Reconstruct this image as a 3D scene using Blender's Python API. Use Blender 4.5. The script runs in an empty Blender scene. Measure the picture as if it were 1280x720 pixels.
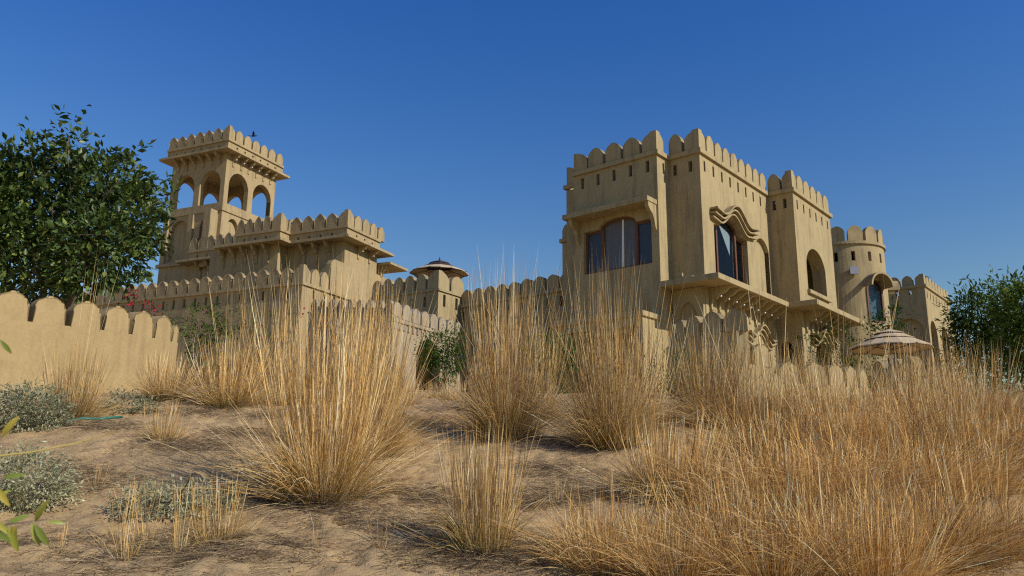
import bpy, bmesh, math, random
import numpy as np
from mathutils import Vector, Matrix
from mathutils.geometry import delaunay_2d_cdt

scene = bpy.context.scene
COL = scene.collection
R = math.radians
random.seed(7)

# ------------------------------------------------------------------ camera
PITCH, ROLL, CAM_Z = R(12.93), R(0.62), 1.6
FOC = 28 / 36 * 1280
_fw = Vector((0, math.cos(PITCH), math.sin(PITCH)))
_rt = Vector((1, 0, 0))
_up = _rt.cross(_fw)
RT = _rt * math.cos(ROLL) + _up * math.sin(ROLL)
UP = -_rt * math.sin(ROLL) + _up * math.cos(ROLL)
CAM = Vector((0, 0, CAM_Z))
cam_d = bpy.data.cameras.new("camera")
cam_d.lens, cam_d.sensor_width = 28, 36
cam_d.dof.use_dof, cam_d.dof.focus_distance, cam_d.dof.aperture_fstop = True, 17.0, 4.5
cam_d.clip_start, cam_d.clip_end = 0.05, 6000
cam = bpy.data.objects.new("camera", cam_d)
COL.objects.link(cam)
cam.matrix_world = Matrix(((RT.x, UP.x, -_fw.x, 0), (RT.y, UP.y, -_fw.y, 0), (RT.z, UP.z, -_fw.z, CAM_Z), (0, 0, 0, 1)))
scene.camera = cam


def at(px, py, d):
    """surveyed point: bearing of a point in the photograph and its distance along the view axis"""
    return CAM + (RT * ((px - 640) / FOC) - UP * ((py - 360) / FOC) + _fw) * d


# ------------------------------------------------------------------ light
SUN_AZ, SUN_EL = 119.0, 34.0
world = bpy.data.worlds.new("World")
scene.world = world
world.use_nodes = True
wn, wl = world.node_tree.nodes, world.node_tree.links
sky = wn.new("ShaderNodeTexSky")
sky.sky_type = 'NISHITA'
sky.sun_disc = False
sky.sun_elevation = R(SUN_EL)
sky.sun_rotation = R(SUN_AZ)
sky.altitude = 0
sky.air_density = 2.0
sky.dust_density = 0.0
sky.ozone_density = 8.0
hsv = wn.new("ShaderNodeHueSaturation")            # polarised, very clear desert air
hsv.inputs["Saturation"].default_value = 1.3
hsv.inputs["Hue"].default_value = .525
hsv.inputs["Value"].default_value = 1.26
wl.new(sky.outputs[0], hsv.inputs["Color"])
wl.new(hsv.outputs[0], wn["Background"].inputs[0])
wn["Background"].inputs[1].default_value = 0.085
sun_d = bpy.data.lights.new("sun", 'SUN')
sun_d.energy = 4.6
sun_d.angle = R(0.5)
sun_d.color = (1.0, 0.94, 0.85)
sun = bpy.data.objects.new("sun", sun_d)
COL.objects.link(sun)
_sd = Vector((math.sin(R(SUN_AZ)) * math.cos(R(SUN_EL)), math.cos(R(SUN_AZ)) * math.cos(R(SUN_EL)), math.sin(R(SUN_EL))))
sun.rotation_euler = _sd.to_track_quat('Z', 'Y').to_euler()
vs = scene.view_settings
vs.view_transform, vs.look, vs.gamma, vs.exposure = 'Standard', 'None', 1.0, 0.0
scene.render.engine = 'CYCLES'
scene.cycles.max_bounces = 6
scene.cycles.use_denoising = False
scene.cycles.pixel_filter_type, scene.cycles.filter_width = 'BLACKMAN_HARRIS', 1.2
scene.cycles.sample_clamp_indirect = 4
scene.cycles.transparent_max_bounces = 12


# ------------------------------------------------------------------ materials
def newmat(name):
    m = bpy.data.materials.new(name)
    m.use_nodes = True
    nt = m.node_tree
    return m, nt, nt.nodes, nt.links, nt.nodes["Principled BSDF"]


def noise(n, l, vec, scale, detail=5, rough=.6):
    t = n.new("ShaderNodeTexNoise")
    t.inputs["Scale"].default_value = scale
    t.inputs["Detail"].default_value = detail
    t.inputs["Roughness"].default_value = rough
    if vec is not None:
        l.new(vec, t.inputs["Vector"])
    return t.outputs[0]


def ramp(n, l, src, stops):
    r = n.new("ShaderNodeValToRGB")
    e = r.color_ramp.elements
    while len(e) < len(stops):
        e.new(0.5)
    for el, (p, c) in zip(e, stops):
        el.position = p
        el.color = (*c, 1) if len(c) == 3 else c
    l.new(src, r.inputs[0])
    return r.outputs[0]


def mix(n, l, fac, a, b, mode='MIX'):
    m = n.new("ShaderNodeMix")
    m.data_type = 'RGBA'
    m.blend_type = mode
    for sock, v in ((m.inputs[0], fac), (m.inputs[6], a), (m.inputs[7], b)):
        if isinstance(v, (int, float)):
            sock.default_value = v
        elif isinstance(v, tuple):
            sock.default_value = (*v, 1)
        else:
            l.new(v, sock)
    return m.outputs[2]


def stucco(name, base, stain, grime, weather=0.3, bump=0.5):
    """hand trowelled lime render: patchy tone, rain streaks, grime, trowel relief"""
    m, nt, n, l, b = newmat(name)
    pos = n.new("ShaderNodeNewGeometry").outputs["Position"]
    big = noise(n, l, pos, .45, 6, .65)
    mid = noise(n, l, pos, 2.6, 6, .7)
    fine = noise(n, l, pos, 17, 5, .7)
    mp = n.new("ShaderNodeMapping")
    mp.inputs["Scale"].default_value = (3.2, 3.2, .28)
    l.new(pos, mp.inputs["Vector"])
    streak = noise(n, l, mp.outputs[0], 1.3, 5, .65)
    lite = tuple(min(1, c * 1.14) for c in base)
    c = mix(n, l, ramp(n, l, big, [(.32, (0, 0, 0)), (.68, (1, 1, 1))]), base, lite)
    c = mix(n, l, ramp(n, l, mid, [(.47, (0, 0, 0)), (.75, (.6, .6, .6))]), c, stain)
    sm = n.new("ShaderNodeMath"); sm.operation = 'MULTIPLY'; sm.inputs[1].default_value = weather * 1.9
    l.new(ramp(n, l, streak, [(.50, (0, 0, 0)), (.72, (1, 1, 1))]), sm.inputs[0])
    c = mix(n, l, sm.outputs[0], c, grime)
    sx_ = n.new("ShaderNodeSeparateXYZ"); l.new(n.new("ShaderNodeNewGeometry").outputs["True Normal"], sx_.inputs[0])
    up_ = n.new("ShaderNodeMapRange"); up_.inputs[1].default_value = .12; up_.inputs[2].default_value = .7; up_.inputs[4].default_value = .75
    l.new(sx_.outputs[2], up_.inputs[0])
    um = n.new("ShaderNodeMath"); um.operation = 'MULTIPLY'; l.new(up_.outputs[0], um.inputs[0]); l.new(ramp(n, l, mid, [(.35, (0, 0, 0)), (.6, (1, 1, 1))]), um.inputs[1])
    c = mix(n, l, um.outputs[0], c, tuple(g * .7 for g in grime))
    c = mix(n, l, ramp(n, l, fine, [(.3, (.22, .22, .22)), (.75, (0, 0, 0))]), c, stain, 'MULTIPLY')
    l.new(c, b.inputs["Base Color"])
    b.inputs["Roughness"].default_value = .92
    b.inputs["Specular IOR Level"].default_value = .15
    bp = n.new("ShaderNodeBump"); bp.inputs["Strength"].default_value = bump; bp.inputs["Distance"].default_value = .03
    ad = n.new("ShaderNodeMath"); ad.operation = 'MULTIPLY_ADD'; ad.inputs[1].default_value = .35
    l.new(fine, ad.inputs[0]); l.new(mid, ad.inputs[2])
    l.new(ad.outputs[0], bp.inputs["Height"])
    bv = n.new("ShaderNodeBevel"); bv.samples = 3; bv.inputs["Radius"].default_value = .025
    l.new(bv.outputs[0], bp.inputs["Normal"])
    l.new(bp.outputs[0], b.inputs["Normal"])
    return m


def plain(name, col, rough=.6, metal=0.0, spec=.3, var=.25, scale=6):
    m, nt, n, l, b = newmat(name)
    pos = n.new("ShaderNodeNewGeometry").outputs["Position"]
    f = noise(n, l, pos, scale, 4, .6)
    l.new(mix(n, l, f, tuple(c * (1 - var) for c in col), tuple(min(1, c * (1 + var)) for c in col)), b.inputs["Base Color"])
    b.inputs["Roughness"].default_value = rough
    b.inputs["Metallic"].default_value = metal
    b.inputs["Specular IOR Level"].default_value = spec
    return m


def leafy(name, rough=.5, spec=.35, trans=.3, gain=1.0):
    """colour comes from the blade / leaf itself (attribute), a little from the plant it stands on"""
    m, nt, n, l, b = newmat(name)
    at_ = n.new("ShaderNodeAttribute"); at_.attribute_name = "tint"
    oi = n.new("ShaderNodeObjectInfo")
    hs = n.new("ShaderNodeHueSaturation")
    l.new(at_.outputs["Color"], hs.inputs["Color"])
    mr = n.new("ShaderNodeMapRange"); mr.inputs[3].default_value = .82 * gain; mr.inputs[4].default_value = 1.15 * gain
    l.new(oi.outputs["Random"], mr.inputs[0]); l.new(mr.outputs[0], hs.inputs["Value"])
    l.new(hs.outputs[0], b.inputs["Base Color"])
    b.inputs["Roughness"].default_value = rough
    b.inputs["Specular IOR Level"].default_value = spec
    if trans:
        t = n.new("ShaderNodeBsdfTranslucent"); l.new(hs.outputs[0], t.inputs[0])
        ms = n.new("ShaderNodeMixShader"); ms.inputs[0].default_value = trans
        out = n["Material Output"]
        l.new(b.outputs[0], ms.inputs[1]); l.new(t.outputs[0], ms.inputs[2]); l.new(ms.outputs[0], out.inputs[0])
    return m


M = {}
M['stucco'] = stucco("ochre_render", (.385, .305, .162), (.31, .24, .12), (.19, .145, .09), .36)
M['stucco_b'] = stucco("grey_ochre_render", (.39, .295, .155), (.31, .235, .125), (.19, .15, .10), .38)
M['stucco_old'] = stucco("weathered_render", (.37, .30, .20), (.28, .23, .165), (.17, .15, .12), .5, .8)
M['stucco_wall'] = stucco("garden_wall_render", (.385, .285, .138), (.32, .23, .11), (.24, .17, .09), .25)
M['wood'] = plain("red_brown_wood", (.14, .058, .032), .5, var=.35, scale=14)
M['dark_wood'] = plain("dark_umbrella_wood", (.05, .028, .018), .5, var=.3)
M['white_paint'] = plain("white_plastic", (.75, .75, .72), .4)
M['lamp_grey'] = plain("grey_lamp_metal", (.33, .35, .38), .45, var=.15)
M['canvas'] = plain("cream_canvas", (.50, .39, .255), .85, spec=.1, var=.08)
M['piping'] = plain("dark_canvas_trim", (.045, .028, .025), .8, var=.2)
M['curtain'] = plain("grey_curtain", (.60, .54, .48), .9, spec=.1, var=.15)
M['curtain_and_gap_white'] = plain("white_curtain_and_gap", (.72, .74, .74), .9, spec=.1, var=.05)
M['trunk'] = plain("tree_bark", (.16, .12, .085), .9, var=.45, scale=9)
M['stone'] = plain("sandy_step_stone", (.30, .20, .11), .95, var=.3, scale=5)
M['pebble'] = plain("grey_pebble", (.22, .20, .18), .8, var=.3)
M['hose'] = plain("green_hose_rubber", (.015, .16, .11), .35, var=.1)
M['bird'] = plain("dark_feathers", (.02, .02, .025), .7)
M['grass'] = leafy("dry_grass", .55, .25, .16)
M['leaf'] = leafy("glossy_leaf", .42, .4, .22)
M['soft_leaf'] = leafy("soft_leaf", .85, .08, .38)
_m, _nt, _n, _l, _b = newmat("window_glass")
_b.inputs["Base Color"].default_value = (.012, .018, .026, 1)
_b.inputs["Roughness"].default_value = .03
_b.inputs["Specular IOR Level"].default_value = .75
_tr = _n.new("ShaderNodeBsdfTransparent"); _tr.inputs[0].default_value = (.84, .89, .91, 1)
_ms = _n.new("ShaderNodeMixShader"); _ms.inputs[0].default_value = .84
_l.new(_b.outputs[0], _ms.inputs[1]); _l.new(_tr.outputs[0], _ms.inputs[2]); _l.new(_ms.outputs[0], _n["Material Output"].inputs[0])
M['glass'] = _m


def lined_glass(name, col):
    m, nt, n, l, b = newmat(name)
    pos = n.new("ShaderNodeNewGeometry").outputs["Position"]
    mp = n.new("ShaderNodeMapping"); mp.inputs["Scale"].default_value = (9, 9, .4); l.new(pos, mp.inputs["Vector"])
    l.new(mix(n, l, noise(n, l, mp.outputs[0], 1.2, 3, .5), tuple(c * .6 for c in col), tuple(c * 1.35 for c in col)), b.inputs["Base Color"])
    b.inputs["Roughness"].default_value = .5
    b.inputs["Coat Weight"].default_value = .45
    b.inputs["Coat Roughness"].default_value = .04
    return m


M['glass_curtained'] = lined_glass("glass_with_drawn_curtain", (.095, .082, .07))
M['glass_dim'] = lined_glass("opaque_dark_blue_glass", (.022, .027, .038))  # opaque dark blue pane under a clear coat


def sand_material():
    m, nt, n, l, b = newmat("desert_sand")
    pos = n.new("ShaderNodeNewGeometry").outputs["Position"]
    big = noise(n, l, pos, .55, 6, .65)
    mid = noise(n, l, pos, 3.5, 7, .7)
    fine = noise(n, l, pos, 60, 4, .75)
    c = mix(n, l, ramp(n, l, big, [(.35, (0, 0, 0)), (.65, (1, 1, 1))]), (.47, .325, .155), (.55, .39, .195))
    c = mix(n, l, ramp(n, l, mid, [(.45, (0, 0, 0)), (.66, (.9, .9, .9))]), c, (.33, .215, .11))
    c = mix(n, l, ramp(n, l, fine, [(.35, (.5, .5, .5)), (.6, (0, 0, 0))]), c, (.27, .17, .08))
    l.new(c, b.inputs["Base Color"])
    b.inputs["Roughness"].default_value = .95
    b.inputs["Specular IOR Level"].default_value = .12
    bp = n.new("ShaderNodeBump"); bp.inputs["Strength"].default_value = .8; bp.inputs["Distance"].default_value = .06
    ad = n.new("ShaderNodeMath"); ad.operation = 'MULTIPLY_ADD'; ad.inputs[1].default_value = .3
    l.new(fine, ad.inputs[0]); l.new(mid, ad.inputs[2]); l.new(ad.outputs[0], bp.inputs["Height"])
    l.new(bp.outputs[0], b.inputs["Normal"])
    return m


M['sand'] = sand_material()


# ------------------------------------------------------------------ object helpers
def link(o, parent=None):
    COL.objects.link(o)
    if parent is not None:
        o.parent = parent
    return o


def tag(o, label=None, cat=None, group=None, kind=None):
    for k, v in (('label', label), ('category', cat), ('group', group), ('kind', kind)):
        if v:
            o[k] = v
    return o


def thing(name, label, cat, loc=(0, 0, 0), rz=0.0, group=None):
    o = bpy.data.objects.new(name, None)
    o.empty_display_size = .3
    link(o)
    o.location, o.rotation_euler = loc, (0, 0, rz)
    return tag(o, label, cat, group, 'thing')


def mesh_from(name, bm, mat, smooth=False):
    bmesh.ops.remove_doubles(bm, verts=bm.verts[:], dist=1e-5)
    bmesh.ops.recalc_face_normals(bm, faces=bm.faces[:])
    me = bpy.data.meshes.new(name)
    bm.to_mesh(me); bm.free()
    if mat:
        me.materials.append(mat)
    if smooth:
        me.shade_smooth()
    return me


def part(name, me, parent, loc=(0, 0, 0), rz=0.0, label=None):
    o = bpy.data.objects.new(name, me)
    link(o, parent)
    o.location, o.rotation_euler = loc, (0, 0, rz)
    if label:
        o['label'] = label
    return o


def copy_tree(o, parent=None):
    c = o.copy(); COL.objects.link(c); c.parent = parent
    for ch in o.children:
        copy_tree(ch, c)
    return c


def box(bm, lo, hi):
    x0, x1 = sorted((lo[0], hi[0])); y0, y1 = sorted((lo[1], hi[1])); z0, z1 = sorted((lo[2], hi[2]))
    v = [bm.verts.new(p) for p in ((x0, y0, z0), (x1, y0, z0), (x1, y1, z0), (x0, y1, z0), (x0, y0, z1), (x1, y0, z1), (x1, y1, z1), (x0, y1, z1))]
    for f in ((0, 3, 2, 1), (4, 5, 6, 7), (0, 1, 5, 4), (1, 2, 6, 5), (2, 3, 7, 6), (3, 0, 4, 7)):
        bm.faces.new([v[i] for i in f])


def slab_poly(bm, outline, holes, fn, t):
    """solid plate: 2D outline with holes, mapped by fn(a, z, depth), depth 0..t"""
    pts, edges, loops = [], [], []
    for poly in [outline] + list(holes):
        s = len(pts); k = len(poly)
        pts += [Vector(p) for p in poly]
        edges += [(s + i, s + (i + 1) % k) for i in range(k)]
        loops.append(list(range(s, s + k)))
    vs_, _, fs, _, _, _ = delaunay_2d_cdt(pts, edges, [], 1 if not holes else 0, 1e-7)

    def inside(p, poly):
        r = False; j = len(poly) - 1
        for i in range(len(poly)):
            (xi, yi), (xj, yj) = poly[i], poly[j]
            if (yi > p[1]) != (yj > p[1]) and p[0] < (xj - xi) * (p[1] - yi) / (yj - yi) + xi:
                r = not r
            j = i
        return r
    front = [bm.verts.new(fn(p[0], p[1], 0)) for p in vs_]
    back = [bm.verts.new(fn(p[0], p[1], t)) for p in vs_]
    for f in fs:
        c = sum((vs_[i] for i in f), Vector((0, 0))) / len(f)
        if not inside(c, outline) or any(inside(c, h) for h in holes):
            continue
        for vv in (front, back):
            try:
                bm.faces.new([vv[i] for i in f])
            except ValueError:
                pass
    for lp in loops:
        for i in range(len(lp)):
            a, b_ = lp[i], lp[(i + 1) % len(lp)]
            bm.faces.new((bm.verts.new(fn(*pts[a], 0)), bm.verts.new(fn(*pts[b_], 0)), bm.verts.new(fn(*pts[b_], t)), bm.verts.new(fn(*pts[a], t))))


def rect(a0, a1, z0, z1):
    return [(a0, z0), (a1, z0), (a1, z1), (a0, z1)]


def arch(a0, a1, z0, zs, zt, n=9, e=.56):
    """opening with a slightly pointed round head"""
    c, w = (a0 + a1) / 2, abs(a1 - a0) / 2
    top = []
    for i in range(2 * n + 1):
        s = math.cos(math.pi * i / (2 * n))
        top.append((c + w * s, zs + (zt - zs) * (max(0, 1 - abs(s) ** 2.05)) ** e))
    return [(c - w, z0), (c + w, z0)] + top


def plane_v(v0, sgn=1):      # wall in the plane v = v0, a = u; depth grows away from the viewer (sgn = 1)
    return lambda a, z, d: (v0 + sgn * d, a, z)


def plane_u(u0, sgn=1):
    return lambda a, z, d: (a, u0 + sgn * d, z)


class Building:
    """local axes of its Empty: x = v (away to the right), y = u (away to the left)"""

    def __init__(s, name, label, cat, origin, heading, mat, group=None):
        s.root = thing(name, label, cat, origin, R(90 - heading), group)
        s.m = mat

    def block(s, u, v, z, holes_v=(), holes_u=(), t=.35, t_u=None, name='wall', roof=True, floor=False, holes_vb=(), holes_ub=()):
        """hollow box: v-face (facing -v), u-face (facing -u), two rear faces, roof"""
        t_u = t_u or t
        (u0, u1), (v0, v1), (z0, z1) = u, v, z
        bm = bmesh.new()
        slab_poly(bm, rect(u0, u1, z0, z1), holes_v, plane_v(v0), t)
        slab_poly(bm, rect(v0 + t, v1 - t, z0, z1), holes_u, plane_u(u0), t_u)
        slab_poly(bm, rect(u0, u1, z0, z1), holes_vb, plane_v(v1, -1), t)
        slab_poly(bm, rect(v0 + t, v1 - t, z0, z1), holes_ub, plane_u(u1, -1), t)
        o = part(name, mesh_from(name, bm, s.m), s.root)
        if roof:
            bm = bmesh.new(); box(bm, (v0 + t, u0 + t_u, z1 - .5), (v1 - t, u1 - t, z1 - .3))
            part('roof', mesh_from('roof', bm, s.m), s.root)
        if floor:
            bm = bmesh.new(); box(bm, (v0 + t, u0 + t_u, floor - .2), (v1 - t, u1 - t, floor))
            part('floor', mesh_from('floor', bm, s.m), s.root)
        return o

    def boxpart(s, name, u, v, z, mat=None, label=None, parent=None):
        bm = bmesh.new()
        box(bm, (v[0], u[0], z[0]), (v[1], u[1], z[1]))
        bmesh.ops.bevel(bm, geom=bm.edges[:], offset=.012, segments=1, affect='EDGES')
        return part(name, mesh_from(name, bm, mat or s.m), parent or s.root, label=label)

    def band(s, path, z0, z1, out, name='moulding', inn=.03):
        """moulding that follows the wall line; path in (u, v), outside to the right hand when walking from left to right"""
        P = [Vector((p[1], p[0])) for p in path]
        o_, i_ = [], []
        for k, p in enumerate(P):
            ds = []
            if k:
                ds.append((P[k] - P[k - 1]).normalized())
            if k < len(P) - 1:
                ds.append((P[k + 1] - P[k]).normalized())
            ns = [Vector((d.y, -d.x)) for d in ds]
            if len(ns) == 2:
                mvec = (ns[0] + ns[1]); mvec = mvec / max(.3, mvec.dot(ns[0]))
            else:
                mvec = ns[0]
            o_.append(p + mvec * out); i_.append(p - mvec * inn)
        bm = bmesh.new()
        rings = [[bm.verts.new((*q, z)) for q, z in ((a, z0), (a, z1), (b_, z1), (b_, z0))] for a, b_ in zip(o_, i_)]
        for a, b_ in zip(rings, rings[1:]):
            for k in range(4):
                bm.faces.new((a[k], a[(k + 1) % 4], b_[(k + 1) % 4], b_[k]))
        bm.faces.new(rings[0]); bm.faces.new(rings[-1][::-1])
        return part(name, mesh_from(name, bm, s.m), s.root)


# ------------------------------------------------------------------ merlons
def merlon_profile(w, h, spring, point):
    n = 7
    pts = [(-w / 2, 0), (w / 2, 0)]
    for i in range(2 * n + 1):
        s_ = math.cos(math.pi * i / (2 * n))
        r = (max(0, 1 - abs(s_) ** (2.0 - .7 * point))) ** (.5 + .3 * point)
        pts.append((w / 2 * s_, spring * h + (1 - spring) * h * r))
    return pts


def merlon_mesh(w, h, t, mat, spring=.58, point=.35):
    bm = bmesh.new()
    slab_poly(bm, merlon_profile(w, h, spring, point), [], lambda a, z, d: (d, a, z), t)
    bmesh.ops.remove_doubles(bm, verts=bm.verts[:], dist=1e-5)
    e = [x for x in bm.edges if len(x.link_faces) == 2 and x.calc_face_angle(0) > 1.0]
    bmesh.ops.bevel(bm, geom=e, offset=.018, segments=1, affect='EDGES')
    return mesh_from('merlon', bm, mat)


def half_merlon_profile(w, h, spring, point):
    full = merlon_profile(2 * w, h, spring, point)
    return [(0, 0)] + [(a, z) for a, z in full if a > 1e-6] + [(0, h)]


def corner_mesh(wu, wv, h, t, mat, spring=.58, point=.35):
    """corner piece: two half leaves that rise to the corner; arms along +y (u) and +x (v)"""
    bm = bmesh.new()
    if wu:
        slab_poly(bm, half_merlon_profile(wu, h, spring, point), [], lambda a, z, d: (d, a, z), t)
    if wv:
        pr = half_merlon_profile(wv, h, spring, point)
        slab_poly(bm, pr, [], lambda a, z, d: (a + .001, d + .001, z), t)
    return mesh_from('corner_merlon', bm, mat)


# ------------------------------------------------------------------ terrain
_ky = [-1500, -60, -10, 0, 7, 9.1, 12, 15.3, 20, 26, 33, 45, 60, 120, 1500]
_kz = [-6, -2.2, -.35, 0, .69, 1.1, 1.93, 2.72, 3.4, 4.05, 4.72, 5.5, 6.0, 6.6, 7.0]
_fine = np.linspace(-100, 200, 1501)
_lin = np.interp(_fine, _ky, _kz)
_ker = np.hanning(9); _ker /= _ker.sum()
_sm = np.convolve(np.pad(_lin, 4, mode='edge'), _ker, 'valid')
_rs = np.random.RandomState(3)
_waves = [(_rs.uniform(.5, 3.8), _rs.uniform(0, 6.28), _rs.uniform(0, 6.28)) for _ in range(26)]


def ground(x, y):
    x = np.asarray(x, float); y = np.asarray(y, float)
    z = np.where((y > -95) & (y < 195), np.interp(y, _fine, _sm), np.interp(y, _ky, _kz))
    near = np.clip(1 - np.abs(y - 12) / 40, 0, 1) * np.clip(1 - np.abs(x) / 40, 0, 1)
    z = z + near * .022 * np.maximum(0, -x - 2.5) * np.clip(y / 10, 0, 1.5)
    w = sum(np.sin(k * (x * math.cos(a) + y * math.sin(a)) + p) / k for k, a, p in _waves)
    z = z + near * w * .016
    # old stepping ledges on the sandy path up to the arch
    path = np.exp(-((x + .75 + .03 * (y - 9)) / 1.3) ** 2) * np.clip((y - 9) / 2, 0, 1) * np.clip((24 - y) / 4, 0, 1)
    z = z + path * .07 * np.sin(y * 3.1) * .6
    return z


def gz(x, y):
    return float(ground(x, y))


def fast_mesh(name, V, F, mat, tint=None, smooth=False):
    """numpy arrays -> mesh; F is (n,3) or (n,4)"""
    me = bpy.data.meshes.new(name)
    V = np.asarray(V, np.float32); F = np.asarray(F, np.int32)
    k = F.shape[1]
    me.vertices.add(len(V)); me.vertices.foreach_set('co', V.ravel())
    me.loops.add(F.size); me.loops.foreach_set('vertex_index', F.ravel())
    me.polygons.add(len(F))
    me.polygons.foreach_set('loop_start', np.arange(0, F.size, k, dtype=np.int32))
    if tint is not None:
        a = me.attributes.new('tint', 'FLOAT_COLOR', 'POINT')
        c = np.ones((len(V), 4), np.float32); c[:, :3] = tint
        a.data.foreach_set('color', c.ravel())
    me.materials.append(mat)
    me.update(calc_edges=True)
    if smooth:
        me.shade_smooth()
    return me


def axis(parts):
    out = []
    for a, b_, st in parts:
        out += list(np.arange(a, b_, st))
    return np.array(out + [parts[-1][1]])


gx = axis([(-1500, -200, 130), (-200, -40, 16), (-40, -12, 1.0), (-12, 12, .06), (12, 40, 1.0), (40, 200, 16), (200, 1500, 130)])
gy = axis([(-600, -60, 60), (-60, 2, 4), (2, 4.5, .25), (4.5, 20, .06), (20, 70, .8), (70, 200, 10), (200, 1500, 130)])
X, Y = np.meshgrid(gx, gy)
Z = ground(X, Y)
fine_n = np.random.RandomState(1).normal(0, 1, X.shape)
for _ in range(2):
    fine_n = (fine_n + np.roll(fine_n, 1, 0) + np.roll(fine_n, -1, 0) + np.roll(fine_n, 1, 1) + np.roll(fine_n, -1, 1)) / 5
Z = Z + fine_n * .035 * ((np.abs(X) < 12) & (Y > 4.5) & (Y < 20))
_rf = np.random.RandomState(21)
for _ in range(420):                                  # old footprints and wind scoops
    cy = 5.5 + 13 * _rf.uniform() ** 1.2; cx = _rf.uniform(-.6, .6) * cy
    a = _rf.uniform(0, 3.14); rl, rw, dp = _rf.uniform(.12, .32), _rf.uniform(.06, .14), _rf.uniform(.02, .065)
    i0, i1 = np.searchsorted(gx, (cx - 1, cx + 1)); j0, j1 = np.searchsorted(gy, (cy - 1, cy + 1))
    dx, dy = X[j0:j1, i0:i1] - cx, Y[j0:j1, i0:i1] - cy
    p_, q_ = (dx * math.cos(a) + dy * math.sin(a)) / rl, (-dx * math.sin(a) + dy * math.cos(a)) / rw
    e = p_ ** 2 + q_ ** 2
    Z[j0:j1, i0:i1] += dp * (-np.exp(-e) + .55 * np.exp(-(np.sqrt(e) - 1.5) ** 2 * 3))
nx, ny = len(gx), len(gy)
idx = np.arange(nx * ny).reshape(ny, nx)
Fq = np.stack([idx[:-1, :-1], idx[:-1, 1:], idx[1:, 1:], idx[1:, :-1]], -1).reshape(-1, 4)
gme = fast_mesh('sand_ground', np.stack([X, Y, Z], -1).reshape(-1, 3), Fq, M['sand'], smooth=True)
tag(link(bpy.data.objects.new('sand_ground', gme)), 'sandy slope rising to the fort', kind='structure')


def merlons_on(bld, axis_, fixed, spans, z, h, t, spring=.58, point=.35):
    """row of merlons: axis 'v' -> in the plane v = fixed, spans along u; axis 'u' -> plane u = fixed, spans along v"""
    cache = {}
    for a0, a1 in spans:
        w = round(abs(a1 - a0), 3)
        if w not in cache:
            cache[w] = merlon_mesh(w, h, t, bld.m, spring, point)
        c = (a0 + a1) / 2
        if axis_ == 'v':
            o = part('merlon', cache[w], bld.root, (fixed, c, z))
        else:
            o = part('merlon', cache[w], bld.root, (c, fixed + t, z), R(-90))
        o.rotation_euler = (0, 0, o.rotation_euler.z + random.uniform(-.012, .012))
        o.scale.z = random.uniform(.95, 1.03)
        o.scale.y = random.uniform(.975, 1.015)
        o.rotation_euler.x = random.uniform(-.016, .016)


def row(a0, a1, n, gap):
    """n merlons between a0 and a1"""
    p = (a1 - a0 + gap) / n
    return [(a0 + i * p, a0 + (i + 1) * p - gap) for i in range(n)]


def slots(cs, z0, z1, w=.15):
    return [rect(c - w / 2, c + w / 2, z0, z1) for c in cs]


def bracket_mesh(L, H, t, mat):
    """S-shaped corbel: out along -y (away from the wall), hanging from z = 0"""
    top = [(0, 0), (L, 0), (L, -.07)]
    cur = [(L * (1 - .10) * math.cos(a) + L * .0, -.07 - .30 * H * math.sin(a)) for a in np.linspace(.15, 1.05, 6)]
    cur2 = [(L * .42 - L * .20 * k, -.40 * H - .10 * H * math.sin(k * math.pi)) for k in np.linspace(0, 1, 5)]
    cur3 = [(L * .20 - L * .06 * math.sin(k * math.pi) - L * .08 * k, -.42 * H - .50 * H * k) for k in np.linspace(.15, 1, 6)]
    pr = top + cur + cur2 + cur3 + [(0, -H)]
    bm = bmesh.new()
    slab_poly(bm, pr, [], lambda a, z, d: (d - t / 2, -a, z), t)
    return mesh_from('bracket', bm, mat)


def ball_mesh(r, mat, name='knob', seg=8):
    bm = bmesh.new()
    bmesh.ops.create_uvsphere(bm, u_segments=seg, v_segments=6, radius=r)
    return mesh_from(name, bm, mat, True)


def brackets(bld, axis_, fixed, cs, z, L, H, t=.13, knob=True):
    me = bracket_mesh(L, H, t, bld.m)
    km = ball_mesh(.042, M['white_paint']) if knob else None
    for c in cs:
        if axis_ == 'u':      # wall plane u = fixed, outward -u = local -y
            o = part('bracket', me, bld.root, (c, fixed, z))
        else:                 # wall plane v = fixed, outward -v = local -x
            o = part('bracket', me, bld.root, (fixed, c, z), R(-90))
        if km:
            part('knob', km, o, (0, -L * .52, -.40 * H))


def wave_hood(bld, fixed, v0, v1, z_end, rise, vc, half, n_band=3, bh=.165, gap=.0, out0=.16, step=.09, dip=.12):
    """stepped Bengal-curve hood over a window in the plane u = fixed; each course is a part"""
    vs_ = np.linspace(v0, v1, 41)

    def f(v):
        s_ = abs(v - vc) / half
        if s_ < 1:
            return z_end - dip + (rise + dip) * (.5 + .5 * math.cos(math.pi * s_))
        k = (s_ - 1) / max(1e-3, (max(vc - v0, v1 - vc) / half - 1))
        return z_end - dip + dip * min(1, k)
    hood = None
    for i in range(n_band):
        bm = bmesh.new(); rings = []
        o_ = out0 + step * i
        for v in vs_:
            zz = f(v) + i * (bh + gap)
            rings.append([bm.verts.new(p) for p in ((v, fixed - o_, zz), (v, fixed - o_, zz + bh * .40), (v, fixed - o_ + .03, zz + bh * .46), (v, fixed + .02, zz + bh * .46), (v, fixed + .02, zz))])
        for a, b_ in zip(rings, rings[1:]):
            for k in range(5):
                bm.faces.new((a[k], a[(k + 1) % 5], b_[(k + 1) % 5], b_[k]))
        bm.faces.new(rings[0]); bm.faces.new(rings[-1][::-1])
        me = mesh_from('course', bm, bld.m)
        if hood is None:
            hood = part('window_hood', me, bld.root)
        else:
            part('course', me, hood)


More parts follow.
